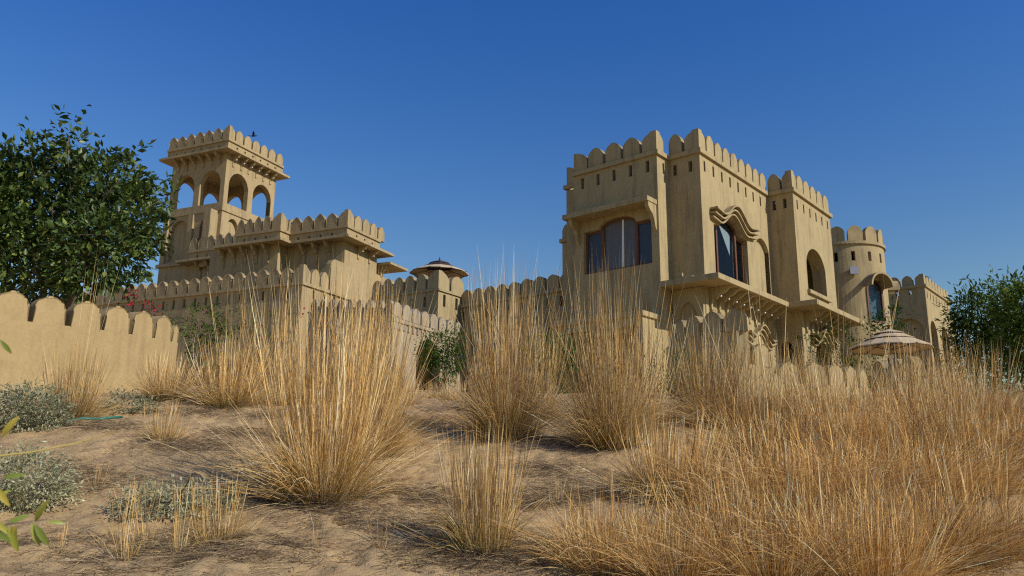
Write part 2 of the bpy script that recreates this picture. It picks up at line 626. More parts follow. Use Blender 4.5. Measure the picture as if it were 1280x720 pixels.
def glazed(bld, axis_, fixed, outline, depth, mulls, z0, zt, fw=.09, curtains=(), pane_mats=None):
    """window set back `depth` in the opening: frame (with mullions and transom pieces) > panes > curtains"""
    fn = (plane_v if axis_ == 'v' else plane_u)(fixed + depth)
    a_lo, a_hi = min(p[0] for p in outline), max(p[0] for p in outline)
    bm = bmesh.new()
    cx, cz = sum(p[0] for p in outline) / len(outline), (z0 + zt) / 2
    inner = [(p[0] + (fw if p[0] < cx else -fw) * (1 if abs(p[0] - cx) > .25 * (a_hi - a_lo) else .3), p[1] + (fw if p[1] < cz else -fw)) for p in outline]
    slab_poly(bm, outline, [inner], fn, .08)
    fr = part('window', mesh_from('window_frame', bm, M['wood']), bld.root)
    for a in mulls:
        bm = bmesh.new(); zz = zt if a_lo < a < a_hi else zt
        slab_poly(bm, rect(a - .06, a + .06, z0 + .01, mull_top(outline, a) - .01), [], (plane_v if axis_ == 'v' else plane_u)(fixed + depth - .02), .11)
        part('mullion', mesh_from('mullion', bm, M['wood']), fr)
    cuts = [a_lo] + sorted(mulls) + [a_hi]
    fg = (plane_v if axis_ == 'v' else plane_u)(fixed + depth + .04)
    for kk, (c0, c1) in enumerate(zip(cuts, cuts[1:])):
        c0, c1 = c0 + .05, c1 - .05
        top = [(a, mull_top(outline, a) - .03) for a in np.linspace(c1, c0, 9)]
        bm = bmesh.new()
        slab_poly(bm, [(c0, z0 + .03), (c1, z0 + .03)] + top, [], fg, .012)
        part('pane', mesh_from('pane', bm, M[pane_mats[kk] if pane_mats else 'glass']), fr)
    fc = (plane_v if axis_ == 'v' else plane_u)
    for poly, mat, dd in curtains:
        bm = bmesh.new()
        slab_poly(bm, poly, [], fc(fixed + depth + dd), .02)
        part('curtain', mesh_from('curtain', bm, M[mat]), fr)  # also draws the painted light line of the left window


def mull_top(outline, a):
    best = None
    k = len(outline)
    for i in range(k):
        (x0, y0), (x1, y1) = outline[i], outline[(i + 1) % k]
        if min(x0, x1) - 1e-6 <= a <= max(x0, x1) + 1e-6 and abs(x1 - x0) > 1e-6:
            y = y0 + (y1 - y0) * (a - x0) / (x1 - x0)
            best = y if best is None else max(best, y)
    return best if best is not None else max(p[1] for p in outline)


# ================================================================== A: the two storey house on the right
HA = 40.25
oA = at(824.2, 300, 30)
A = Building('fort_house', 'ochre two storey fort house with toothed parapet and brown arched windows right of centre', 'house', (oA.x, oA.y, 0), HA, M['stucco'])
ZB = 3.6
# window opening of the left face: low side lights, arched middle
ow = [(.33, 9.3), (3.46, 9.3), (3.46, 11.06), (2.72, 11.06)] + [(1.86 + .86 * math.cos(a), 11.06 + .36 * math.sin(a)) for a in np.linspace(.12, math.pi - .12, 11)] + [(1.0, 11.06), (.33, 11.06)]
sl_v = slots([.42, 1.19, 1.96, 2.73, 3.5], 12.95, 13.42)
A.block((0, 3.95), (0, 1.2), (ZB, 13.6), holes_v=[ow] + sl_v, holes_u=slots([.5], 12.92, 13.36, .14), t=.3)
glazed(A, 'v', 0, ow, .16, [1.07, 2.63], 9.3, 11.4,
       curtains=[([(1.70, 9.36), (1.80, 9.36), (1.74, 11.33), (1.66, 11.33)], 'curtain_and_gap_white', .026)], pane_mats=['glass_dim', 'glass_curtained', 'glass_dim'])  # white strip paints the light line of the gap between the curtains
# A2 : middle bay
win2 = [(1.83, 9.02), (4.86, 9.02), (4.86, 10.95)] + [(3.35 + .98 * math.cos(a), 10.95 + .62 * math.sin(a)) for a in np.linspace(.12, math.pi - .12, 11)] + [(1.83, 10.95)]
niche2 = arch(5.62, 7.12, 8.56, 10.7, 11.42)
win2b = arch(4.75, 6.3, 4.6, 6.2, 6.75)
A.block((-1.35, 3.9), (.88, 7.36), (ZB, 13.597),
        holes_v=slots([-.28, -.95], 12.9, 13.34), holes_u=[win2, niche2, win2b] + slots([1.28 + .748 * i for i in range(8)], 12.93, 13.36, .14), t=.3)
# niche back, lower left-facing niche
A.boxpart('niche_back', (-1.17, -1.06), (5.5, 7.2), (8.4, 11.6))
glazed(A, 'u', -1.35, win2, .2, [2.42, 4.12], 9.02, 11.57,
       curtains=[([(3.0, 11.3), (3.98, 11.1), (3.9, 10.2)], 'curtain_and_gap_white', .15), (rect(4.2, 4.55, 9.1, 10.9), 'curtain', .16), ([(2.5, 10.9), (2.58, 10.9), (2.62, 9.3), (2.5, 9.2)], 'curtain_and_gap_white', .15)])
wave_hood(A, -1.35, 1.55, 5.55, 11.17, .50, 3.45, 1.25)
glazed(A, 'u', -1.35, win2b, .2, [5.5], 4.6, 6.75)
wave_hood(A, -1.35, 4.2, 6.9, 6.72, .42, 5.55, .95, out0=.08, step=.10)
# A3 : right bay
op3 = arch(8.42, 10.78, 9.42, 10.55, 11.45)
win3 = arch(8.75, 10.75, 4.6, 6.5, 7.25)
low3 = arch(-2.05, -1.44, 5.0, 6.65, 7.05)
A.block((-2.47, 3.8), (7.35, 12.05), (ZB, 13.594), holes_v=slots([-1.62, -2.1], 12.9, 13.34) + [low3],
        holes_u=[op3, win3] + slots([7.82 + .76 * i for i in range(6)], 12.9, 13.32, .14), t=.3, t_u=.6, floor=8.9)
A.boxpart('window_sill', (-2.6, -2.45), (8.3, 10.95), (9.22, 9.40))
glazed(A, 'u', -2.47, win3, .28, [9.4, 10.1], 4.6, 7.25)
wave_hood(A, -2.47, 8.25, 11.25, 7.05, .46, 9.75, 1.02, out0=.08, step=.11)
glazed(A, 'v', 7.35, low3, .15, [-1.74], 5.0, 7.05, fw=.05)
# parapet
A.band([(3.95, 0), (0, 0), (0, .88), (-1.35, .88), (-1.35, 7.35), (-2.47, 7.35), (-2.47, 12.05), (-1.5, 12.05)], 13.575, 13.76, .10)
mh, mt = .84, .28
merlons_on(A, 'v', 0, row(.76, 3.2, 3, .115), 13.755, mh, mt)
part('corner_merlon', corner_mesh(.645, .55, mh, mt, A.m), A.root, (0, 0, 13.755))
_c = corner_mesh(.66, 0, mh, mt, A.m); o = part('corner_merlon', _c, A.root, (0, 3.93, 13.755)); o.scale.y = -1
merlons_on(A, 'v', .88, [(-.62, -.06)], 13.755, mh, mt)
part('corner_merlon', corner_mesh(.62, .56, mh, mt, A.m), A.root, (.88, -1.35, 13.755))
merlons_on(A, 'u', -1.35, row(1.55, 7.27, 8, .105), 13.755, mh, mt)
merlons_on(A, 'v', 7.35, [(-1.93, -1.40)], 13.755, mh, mt)
part('corner_merlon', corner_mesh(.44, .52, mh, mt, A.m), A.root, (7.35, -2.47, 13.755))
merlons_on(A, 'u', -2.47, row(7.98, 12.0, 5, .105), 13.755, mh, mt)
# set back pieces seen past the left edge
A.block((3.96, 5.05), (1.0, 5.0), (ZB, 13.5), t=.3)
A.band([(5.05, 2.0), (5.05, 1.0), (3.97, 1.0)], 13.56, 13.74, .10)
o = part('corner_merlon', _c, A.root, (1.0, 5.03, 13.74)); o.scale.y = -.8
A.block((5.06, 5.5), (1.3, 5.0), (ZB, 11.3), t=.2)
A.band([(5.5, 2.2), (5.5, 1.3), (5.06, 1.3)], 11.3, 11.46, .10)
merlons_on(A, 'v', 1.3, [(5.06, 5.48)], 11.45, .62, mt)
# hood slab over left window with its two cheek brackets
A.boxpart('window_canopy', (.05, 4.02), (-.72, .0), (11.54, 11.74))
bm = bmesh.new()
slab_poly(bm, [(0, 11.54), (-.62, 11.54), (-.60, 11.36), (-.46, 11.22), (-.30, 11.12), (-.20, 10.92), (-.10, 10.62), (0, 10.5)], [], lambda a, z, d: (a, d, z), .16)
chk = mesh_from('canopy_bracket', bm, A.m)
part('canopy_bracket', chk, A.root, (0, .08, 0)); part('canopy_bracket', chk, A.root, (0, 3.62, 0))
# balcony slabs and corbels
A.boxpart('balcony_slab', (-2.33, .0), (-.04, 6.42), (8.31, 8.53))
A.boxpart('balcony_slab', (-3.50, -1.9), (6.40, 12.45), (8.29, 8.515))
brackets(A, 'u', -1.35, [1.22 + .66 * i for i in range(9)], 8.312, .86, .92)
brackets(A, 'u', -2.47, [7.75 + .62 * i for i in range(7)], 8.292, .86, .92)
# deep pointed niche under the balcony, left-facing
bm = bmesh.new()
slab_poly(bm, rect(-1.32, -.06, 5.0, 8.3), [arch(-1.08, -.28, 5.1, 7.15, 7.78, e=.8)], plane_v(.72), .17)
part('niche_surround', mesh_from('niche_surround', bm, A.m), A.root)
# low annex with flat coping before the left bay
A.block((.02, 4.2), (-1.35, 0), (ZB, 7.02), t=.25, holes_v=[rect(.3, 1.95, 3.9, 6.72), rect(2.2, 3.9, 3.9, 6.72)])
A.boxpart('annex_coping', (-.06, 4.28), (-1.45, -.002), (7.02, 7.22))
# small floodlight on the slab
fl = A.boxpart('floodlight', (-.88, -.74), (.02, .12), (8.60, 8.74), M['stucco'])
A.boxpart('floodlight_foot', (-1.3, -.65), (.03, .12), (8.532, 8.59), M['stucco'], parent=fl)

# ================================================================== E: crenellated wall between the houses
E_ = Building('parapet_wall', 'shaded ochre wall with rounded teeth running left from the house behind tall grass', 'wall', (oA.x, oA.y, 0), HA, M['stucco'])
E_.block((4.6, 15.5), (3.0, 3.5), (ZB, 9.62), holes_v=slots([5.3 + .77 * i for i in range(13)], 8.95, 9.4, .16), t=.2, roof=False)
E_.band([(15.5, 3.0), (4.6, 3.0)], 9.60, 9.78, .10)
merlons_on(E_, 'v', 3.0, row(4.65, 15.45, 14, .10), 9.775, .72, .3, .55, .15)
E_.boxpart('coping_ledge', (5.2, 7.2), (2.2, 3.0), (9.9, 10.0)) if False else None

# ================================================================== F: corner bastion with sun umbrella
HF = 33.0
oF = at(548, 360, 39)
Fb = Building('corner_bastion', 'square ochre corner bastion with rounded teeth below a roof umbrella', 'tower', (oF.x, oF.y, 0), HF, M['stucco'])
zF = oF.z
Fb.block((0, 4.4), (0, 2.15), (ZB, zF - .12), holes_v=slots([.85, 1.65, 2.5], zF - .85, zF - .35, .16), holes_u=slots([.5, 1.5], zF - .85, zF - .25, .2), t=.3)
Fb.band([(4.4, 0), (0, 0), (0, 2.15)], zF - .13, zF, .07)
part('corner_merlon', corner_mesh(.7, .88, .93, .3, Fb.m, .5, .2), Fb.root, (0, 0, zF - .005))
merlons_on(Fb, 'v', 0, row(.79, 4.35, 5, .09), zF - .005, .88, .3, .5, .15)
merlons_on(Fb, 'u', 0, [(1.05, 2.1)], zF - .005, .88, .3, .5, .15)


# ================================================================== B: terraced house at left
HB = 24.17
oB = at(378, 356, 40)
B = Building('terraced_house', 'grey ochre terraced house with stepped flat roofs and toothed parapets left of centre', 'house', (oB.x, oB.y, 0), HB, M['stucco_b'])
PT = .75
B.block((0, 18.0), (0, 8.0), (ZB, 10.62), holes_v=slots([.95 + .77 * i for i in range(21)], 9.98, 10.46, .16), holes_u=slots([.93, 1.8, 2.65], 10.02, 10.5, .16), t=.3)
B.band([(18, 0), (0, 0), (0, 4.75)], 10.60, 10.76, .09)
part('corner_merlon', corner_mesh(.62, .6, .92, .26, B.m, .55, .6), B.root, (0, 0, 10.755))
merlons_on(B, 'v', 0, row(.72, 17.9, 22, .11), 10.755, .88, .26, .55, .75)
merlons_on(B, 'u', 0, [(.70, 1.36), (1.46, 2.12)], 10.755, .9, .26, .55, .6)
# stepped wall that climbs along the right side
bm = bmesh.new()
st = [(2.22, 10.5), (2.22, 12.25), (2.34, 12.45), (2.52, 12.54), (3.33, 12.54), (3.33, 13.92), (6.45, 13.92), (6.45, 12.66), (7.75, 12.6), (7.75, 9.0), (4.76, 9.0), (4.76, 10.5)]
slab_poly(bm, st, [], plane_u(0), .32)
part('stepped_wall', mesh_from('stepped_wall', bm, B.m), B.root)
# upper storeys
B.block((.33, 4.6), (3.33, 6.44), (9.6, 13.90), t=.3)
B.block((3.9, 8.9), (2.5, 6.9), (9.6, 13.88), t=.3)
B.block((8.4, 12.2), (4.2, 7.6), (9.6, 13.86), t=.3)


def eave(bld, u, v, z, w, th=.16, name='roof_slab'):
    """flat projecting roof sheet with a thin fascia and a soffit that slopes up to the wall"""
    (u0, u1), (v0, v1) = u, v
    bm = bmesh.new()
    lo = [(v0 - w, u0 - w), (v1 + w, u0 - w), (v1 + w, u1 + w), (v0 - w, u1 + w)]
    r1 = [bm.verts.new((*p, z)) for p in lo]; r2 = [bm.verts.new((*p, z + th)) for p in lo]
    bm.faces.new(r1[::-1]); bm.faces.new(r2)
    for k in range(4):
        bm.faces.new((r1[k], r1[(k + 1) % 4], r2[(k + 1) % 4], r2[k]))
    bmesh.ops.bevel(bm, geom=bm.edges[:], offset=.015, segments=1, affect='EDGES')
    return part(name, mesh_from(name, bm, bld.m), bld.root)


W_ = .72
for (u0, u1, v0, v1, zz, nf, nr, pe) in ((0, 3.6, 3.33, 6.44, 13.78, 4, 4, 3.6), (3.9, 8.0, 2.5, 6.9, 13.80, 4, 1, 6.75), (7.6, 12.0, 4.2, 7.5, 13.82, 6, 0, 12.1)):
    eave(B, (u0, u1 - (W_ if u0 == 3.9 else 0)), (v0, v1), zz, W_)
    pv, pu, u1 = v0 - .3, u0 - .3, pe
    B.block((pu, u1), (pv, v1 - .2), (zz + .155, zz + .66), holes_v=slots([pu + 1.0 + .77 * i for i in range(int((u1 - pu - 1) / .77) + 1)], zz + .22, zz + .46, .13), holes_u=slots([pv + .9 + .77 * i for i in range(3)], zz + .3, zz + .46, .13), t=.22)
    B.band([(u1, pv), (pu, pv), (pu, v1 - .2)], zz + .65, zz + .80, .08)
    zc = zz + .795
    part('corner_merlon', corner_mesh(.62, .58, .92, .24, B.m, .55, .55), B.root, (pv, pu, zc))
    merlons_on(B, 'v', pv, row(pu + .72, u1 - .02, nf, .11), zc, .86, .24, .55, .7)
    if nr:
        merlons_on(B, 'u', pu, row(pv + .68, pv + .68 + .75 * nr, nr, .11), zc, .86, .24, .55, .6)
brackets(B, 'v', 3.33, [1.0, 1.85, 2.7], 13.782, .55, 1.15, .16, False)
brackets(B, 'v', 2.5, [4.6, 5.4, 6.2, 7.0, 7.8], 13.802, .55, 1.05, .16, False)
brackets(B, 'v', 4.2, [8.9, 9.7, 10.5, 11.3], 13.822, .55, .95, .16, False)
brackets(B, 'u', 0, [4.55, 5.65], 13.782, .62, .75, .14)
# lower roof sheet behind the right end
B.boxpart('roof_slab', (-.75, 2.0), (6.75, 8.7), (13.25, 13.40))
B.block((.35, 2.5), (6.5, 7.7), (9.6, 13.25), t=.25)
brackets(B, 'u', .0, [6.95], 13.25, .5, .7, .14)

# ================================================================== lookout tower
oT = at(281, 230, 50)
q = Vector((oT.x, oT.y, 0))
_u = Vector((math.sin(R(HB - 90)), math.cos(R(HB - 90)), 0)); _v = Vector((math.sin(R(HB)), math.cos(R(HB)), 0))
oT2 = q + _u * .02
T = Building('lookout_tower', 'tall square lookout tower with open arches and deep eaves beside the tree', 'tower', (oT2.x, oT2.y, 0), HB, M['stucco_b'])
S = 4.6
ar = [arch(.36, 2.08, 17.80, 19.12, 20.04), arch(2.54, 4.26, 17.80, 19.12, 20.04)]
T.block((0, S), (0, S), (17.48, 21.12), holes_v=ar, holes_u=ar, holes_vb=ar, holes_ub=ar, t=.34, floor=17.6)
# sill course below the arches
T.band([(S, 0), (0, 0), (0, S)], 17.24, 17.50, .07)
# middle stage with blind arches
bl = [arch(.62, 1.72, 14.3, 16.3, 16.98), arch(2.72, 4.2, 14.3, 16.3, 16.98)]
bl_u = [arch(.5, 1.5, 14.3, 16.3, 16.95), arch(2.6, 4.2, 14.3, 16.3, 16.95)]
bm = bmesh.new()
slab_poly(bm, rect(0, S, 14.1, 17.26), bl, plane_v(0), .25)
slab_poly(bm, rect(.25, S, 14.1, 17.26), bl_u, plane_u(0), .25)
part('wall', mesh_from('wall', bm, T.m), T.root)
T.boxpart('core', (.24, S), (.24, S), (9.0, 17.25))
T.boxpart('pilaster', (2.22, 2.62), (-.14, .02), (14.12, 17.2))
T.boxpart('pilaster', (4.35, 4.75), (-.14, .02), (14.12, 17.2))
T.boxpart('buttress', (.28, .86), (-.62, .01), (13.5, 17.22))
T.boxpart('string_course', (-.1, S + .28), (-.28, S), (13.9, 14.12))
T.block((0, S + .12), (-.12, S), (ZB, 13.9), t=.3)
# eaves, brackets, toothed parapet
eave(T, (0, S), (0, S), 21.06, .64, .17)
brackets(T, 'v', 0, [.55 + .70 * i for i in range(6)], 21.06, .55, .8, .13, False)
brackets(T, 'u', 0, [.55 + .70 * i for i in range(6)], 21.06, .55, .8, .13)
T.block((-.28, S + .28), (-.28, S + .28), (21.22, 21.80), holes_v=slots([.5 + .72 * i for i in range(6)], 21.38, 21.52, .12), holes_u=slots([.5 + .72 * i for i in range(6)], 21.38, 21.54, .13), t=.25)
T.band([(S + .28, -.28), (-.28, -.28), (-.28, S + .28)], 21.72, 21.88, .09)
zc = 21.875
part('corner_merlon', corner_mesh(.55, .5, .9, .22, T.m, .55, .5), T.root, (-.28, -.28, zc))
merlons_on(T, 'v', -.28, row(.37, S + .24, 6, .11), zc, .84, .22, .55, .6)
merlons_on(T, 'u', -.28, row(.32, S + .24, 6, .12), zc, .84, .22, .55, .4)
merlons_on(T, 'v', S + .04, row(-.2, S + .24, 6, .11), zc, .84, .22, .55, .6)


# ================================================================== walls along a line
def path_wall(name, label, pts, z_top, z_bot, t, mat, cat='wall', coping=None, plinth=None):
    """wall body following points (x, y); z_top may vary from point to point; thickness lies on the far side"""
    root = thing(name, label, cat, (pts[0][0], pts[0][1], 0))
    o = Vector((pts[0][0], pts[0][1]))
    P = [Vector(p) - o for p in pts]
    ns = []
    for k in range(len(P)):
        d = (P[min(k + 1, len(P) - 1)] - P[max(k - 1, 0)]).normalized()
        ns.append(Vector((-d.y, d.x)))
    def sweep(nm, off0, off1, zb, zt):
        bm = bmesh.new(); rings = []
        for k, (p, n_) in enumerate(zip(P, ns)):
            a, b_ = p + n_ * off0, p + n_ * off1
            z0 = zb[k] if hasattr(zb, '__len__') else zb
            z1 = zt[k] if hasattr(zt, '__len__') else zt
            rings.append([bm.verts.new(c) for c in ((a.x, a.y, z0), (a.x, a.y, z1), (b_.x, b_.y, z1), (b_.x, b_.y, z0))])
        for a, b_ in zip(rings, rings[1:]):
            for k in range(4):
                bm.faces.new((a[k], a[(k + 1) % 4], b_[(k + 1) % 4], b_[k]))
        bm.faces.new(rings[0]); bm.faces.new(rings[-1][::-1])
        return part(nm, mesh_from(nm, bm, mat), root)
    sweep('wall_body', 0, t, z_bot, z_top)
    if coping:
        zt = list(z_top) if hasattr(z_top, '__len__') else [z_top] * len(P)
        sweep('coping', -coping[0], t + coping[0], [z - coping[1] for z in zt], [z + .002 for z in zt])
    if plinth:
        sweep('plinth', -plinth[0], .0, z_bot, plinth[1])
    return root, o


def wall_merlon(root, o, me, x, y, z, ang, label=None):
    """merlon centred at (x, y); ang = direction of the wall (left to right), front face on the near side"""
    k = .022
    return part('merlon', me, root, (x - o.x - math.sin(ang) * k, y - o.y + math.cos(ang) * k, z), ang + R(90), label)


# G: garden wall in the left foreground (direction of travel: away to the right)
gpts = [(-11.69, 12.29), (-11.32, 12.92), (-10.95, 13.55), (-10.58, 14.18), (-10.21, 14.81), (-9.84, 15.44), (-9.44, 16.04), (-8.99, 16.62), (-8.64, 17.25), (-8.38, 17.93), (-8.22, 18.64), (-8.15, 19.3)]
gz_ = [float(np.interp(y, [12, 15.4, 19.3], [4.33, 4.40, 4.56])) for _, y in gpts]
Gr, Go = path_wall('garden_wall', 'sunlit ochre garden wall with seven fat rounded teeth at the left edge', gpts, gz_, 2.2, .34, M['stucco_wall'], plinth=(.10, 3.58))
gm = merlon_mesh(.60, .57, .34, M['stucco_wall'], .5, .12)
for k in range(1, 11):
    x, y = gpts[k]
    d = Vector(gpts[k + 1]) - Vector(gpts[k - 1])
    n_ = Vector((-d.y, d.x)).normalized()
    wall_merlon(Gr, Go, gm, x, y, gz_[k] - .005, math.atan2(d.y, d.x))
ge = merlon_mesh(.22, .42, .34, M['stucco_wall'], .6, .1)
wall_merlon(Gr, Go, ge, -8.16, 19.17, gz_[-1] - .01, R(84))

# H: curved low wall before the house; high part, step, low part
def arc_pts(px, pitch, d0, sgn):
    out = [at(*px[0], d0)]; d = d0
    for p in px[1:]:
        best = None
        for dd in np.arange(d - .05, d + 1.2, .004):
            Q = at(*p, dd); e = abs((Q - out[-1]).xy.length - pitch)
            if best is None or e < best[0]:
                best = (e, dd, Q)
        d = best[1]; out.append(best[2])
    return out


hi_ = arc_pts([(919, 392), (889, 396), (865, 400.5), (849, 405), (839.5, 410)], .72, 22.0, 1)[::-1]
mid_ = at(953, 432, 22.15)
lo_ = arc_pts([(987, 455), (1019.5, 454.5), (1045.5, 456), (1064.5, 458), (1079, 461)], .76, 22.5, 1)
hp = [(p.x, p.y) for p in hi_]
hp = [(hp[0][0] - .05, hp[0][1] + .7)] + hp + [(hp[-1][0] + .33, hp[-1][1] + .02)]
Hr, Ho = path_wall('terrace_wall', 'curved shaded wall with five tall teeth stepping up before the house', hp, 5.42, 2.6, .3, M['stucco'])
hm = merlon_mesh(.60, .62, .3, M['stucco'], .55, .35)
for k in range(1, 6):
    d = Vector(hp[k + 1]) - Vector(hp[k - 1])
    wall_merlon(Hr, Ho, hm, *hp[k], 5.415, math.atan2(d.y, d.x))
lp = [(hp[-1][0] + .005, hp[-1][1] + .01), (mid_.x, mid_.y)] + [(p.x, p.y) for p in lo_] + [(lo_[-1].x + .45, lo_[-1].y + .55)]
Lr, Lo_ = path_wall('low_terrace_wall', 'low sunlit wall with five rounded teeth rising from orange grass', lp, [4.5, 4.5, 4.06, 4.06, 4.06, 4.06, 4.06, 4.06], 2.4, .3, M['stucco'])
lm = merlon_mesh(.62, .62, .3, M['stucco'], .55, .2)
for k in range(1, 7):
    d = Vector(lp[k + 1]) - Vector(lp[k - 1])
    wall_merlon(Lr, Lo_, lm, *lp[k], 4.495 if k == 1 else 4.055, math.atan2(d.y, d.x))
# K: wall stub with three teeth under the right umbrella
kp = [at(1086, 452, 28.4), at(1096, 451, 27.8), at(1116, 450, 27.1), at(1133, 449, 26.5), at(1140, 448, 26.2)]
kp = [(p.x, p.y) for p in kp]
Kr, Ko = path_wall('wall_stub', 'short shaded wall with three big teeth under the right umbrella', kp, 4.75, 2.6, .34, M['stucco'])
km_ = merlon_mesh(.66, .72, .34, M['stucco'], .5, .2)
for k in (1, 2, 3):
    d = Vector(kp[k + 1]) - Vector(kp[k - 1])
    wall_merlon(Kr, Ko, km_, *kp[k], 4.745, math.atan2(d.y, d.x))
k2 = at(1157, 473, 26.6)
k2p = [(k2.x - .5, k2.y - .35), (k2.x, k2.y), (k2.x + .6, k2.y + .55)]
Kr2, Ko2 = path_wall('end_post', 'low sunlit wall end with one rounded tooth right of the umbrella pole', k2p, 4.15, 2.6, .34, M['stucco'])
wall_merlon(Kr2, Ko2, lm, *k2p[1], 4.145, R(42))

# F2: stair parapet (shaded) and weathered arch wall in the middle distance
s0, s1 = at(386, 390, 32.3), at(491, 393.5, 29.0)
Sr, So = path_wall('stair_parapet', 'shaded stair parapet with small pointed teeth above a pale coping left of the arch', [(s0.x, s0.y), ((s0.x + s1.x) / 2, (s0.y + s1.y) / 2), (s1.x, s1.y)], [s0.z, (s0.z + s1.z) / 2, s1.z], 3.4, .28, M['stucco_old'], coping=(.06, .07))
sm_ = merlon_mesh(.40, .55, .2, M['stucco_old'], .55, .9)
ang = math.atan2(s1.y - s0.y, s1.x - s0.x)
for i in range(9):
    f = (i + .55) / 9
    p = s0.lerp(s1, f)
    wall_merlon(Sr, So, sm_, p.x, p.y, p.z + .0, ang)
AW = Building('arched_wall', 'weathered pale wall with streaked teeth and a dark arched passage in the middle', 'wall', (s1.x, s1.y, 0), HB + 3, M['stucco_old'])
zA = s1.z - .08
dd_ = [at(522, 420, d) for d in (33,)]
bm = bmesh.new()
slab_poly(bm, rect(0, 5.0, 3.2, zA), [arch(1.63, 3.3, 3.25, 5.75, 6.54)], plane_u(0), .34)
part('wall_body', mesh_from('wall_body', bm, AW.m), AW.root)
AW.boxpart('coping_band', (-.07, .0), (.0, 5.0), (zA - .16, zA - .02))
merlons_on(AW, 'u', 0, row(.04, 4.96, 8, .09), zA - .002, .62, .3, .62, .5)
for i in range(17):
    AW.boxpart('drip_tooth', (-.05, .0), (.10 + i * .295, .21 + i * .295), (zA - .42, zA - .16))
AW.block((.345, 3.0), (1.1, 4.2), (3.2, 6.8), holes_u=[rect(1.45, 3.6, 3.25, 6.7)], t=.25)

# ================================================================== round turret and far house on the right
ct = at(1053, 320, 43.0)
TU = Building('round_turret', 'round ochre turret with five teeth, slit openings and a hooded blue window', 'tower', (ct.x, ct.y, 0), 90, M['stucco'])
RT_ = 2.05
zt_ = 13.35


def ring_wall(bld, r, t, z0, z1, holes, name='wall', seg=64, a0=-math.pi, a1=math.pi):
    """cylinder wall with openings [(angle0, angle1, z0, z1)] measured from -y"""
    ang_ = sorted(set([round(a0 + (a1 - a0) * i / seg, 5) for i in range(seg + 1)] + [round(x, 5) for h in holes for x in h[:2]]))
    zs = sorted(set([z0, z1] + [x for h in holes for x in h[2:]]))
    bm = bmesh.new()
    def P(a, z, rr):
        return bm.verts.new((rr * math.sin(a), -rr * math.cos(a), z))
    def hole(am, zm):
        return any(h[0] < am < h[1] and h[2] < zm < h[3] for h in holes)
    for i in range(len(ang_) - 1):
        for j in range(len(zs) - 1):
            am, zm = (ang_[i] + ang_[i + 1]) / 2, (zs[j] + zs[j + 1]) / 2
            if hole(am, zm):
                for (aa, bb) in ((ang_[i], ang_[i]), (ang_[i + 1], ang_[i + 1])):
                    nb = aa - .002 if aa == ang_[i] else aa + .002
                    if not hole(nb, zm):
                        bm.faces.new((P(aa, zs[j], r), P(aa, zs[j + 1], r), P(aa, zs[j + 1], r - t), P(aa, zs[j], r - t)))
                for zz in (zs[j], zs[j + 1]):
                    nb = zz - .002 if zz == zs[j] else zz + .002
                    if not hole(am, nb):
                        bm.faces.new((P(ang_[i], zz, r), P(ang_[i + 1], zz, r), P(ang_[i + 1], zz, r - t), P(ang_[i], zz, r - t)))
                continue
            for rr in (r, r - t):
                bm.faces.new((P(ang_[i], zs[j], rr), P(ang_[i + 1], zs[j], rr), P(ang_[i + 1], zs[j + 1], rr), P(ang_[i], zs[j + 1], rr)))
    for i in range(len(ang_) - 1):
        for zz in (z0, z1):
            bm.faces.new((P(ang_[i], zz, r), P(ang_[i + 1], zz, r), P(ang_[i + 1], zz, r - t), P(ang_[i], zz, r - t)))
    me = mesh_from(name, bm, bld.m)
    return part(name, me, bld.root)


view_a = math.atan2(-ct.x, ct.y)          # turret angle that looks back at the camera side
pitch_t = R(25.2)
mc = [view_a + R(a) for a in (-31, -5.7 + .5, 19.5, 44.0, 66, 92)]
sc_ = [view_a + R(a) for a in (-9, 14.5, 39, 62)]
wa = view_a + R(43)
ring_wall(TU, RT_, .3, ZB, zt_ - .15, [(a - .045, a + .045, zt_ - 1.05, zt_ - .55) for a in sc_] + [(wa - .24, wa + .24, 9.1, 11.3)])
ring_wall(TU, RT_ + .09, .12, zt_ - .16, zt_, [], 'moulding')
bm = bmesh.new(); bmesh.ops.create_cone(bm, cap_ends=True, segments=48, radius1=RT_ - .3, radius2=RT_ - .3, depth=.1)
part('roof', mesh_from('roof', bm, TU.m), TU.root, (0, 0, zt_ - .3))
for i in range(14):
    a = view_a - R(5.5) + i * R(360 / 14)
    bm = bmesh.new()
    pr = merlon_profile(.36, .84, .58, .3)
    slab_poly(bm, [(x, z) for x, z in pr], [], lambda aa, z, d: ((RT_ - d) * math.sin(aa * 1.04), -(RT_ - d) * math.cos(aa * 1.04), z), .28)
    part('merlon', mesh_from('merlon', bm, TU.m), TU.root, (0, 0, zt_ - .003), a)


def barrel_hood(bld, a, r, w, zs, rise, L, th=.1, name='window_hood'):
    """arched canopy standing out from a round wall at angle a"""
    bm = bmesh.new(); n_ = 12; rings = []
    for i in range(n_ + 1):
        t_ = math.pi * i / n_
        x, z = math.cos(t_), math.sin(t_)
        rings.append([bm.verts.new(p) for p in ((x * w, -(r + L), zs + z * rise), (x * (w + th), -(r + L), zs + z * (rise + th)), (x * (w + th), -(r - .3), zs + z * (rise + th)), (x * w, -(r - .3), zs + z * rise))])
    for p, q_ in zip(rings, rings[1:]):
        for k in range(4):
            bm.faces.new((p[k], p[(k + 1) % 4], q_[(k + 1) % 4], q_[k]))
    bm.faces.new(rings[0]); bm.faces.new(rings[-1][::-1])
    return part(name, mesh_from(name, bm, bld.m), bld.root, rz=a)


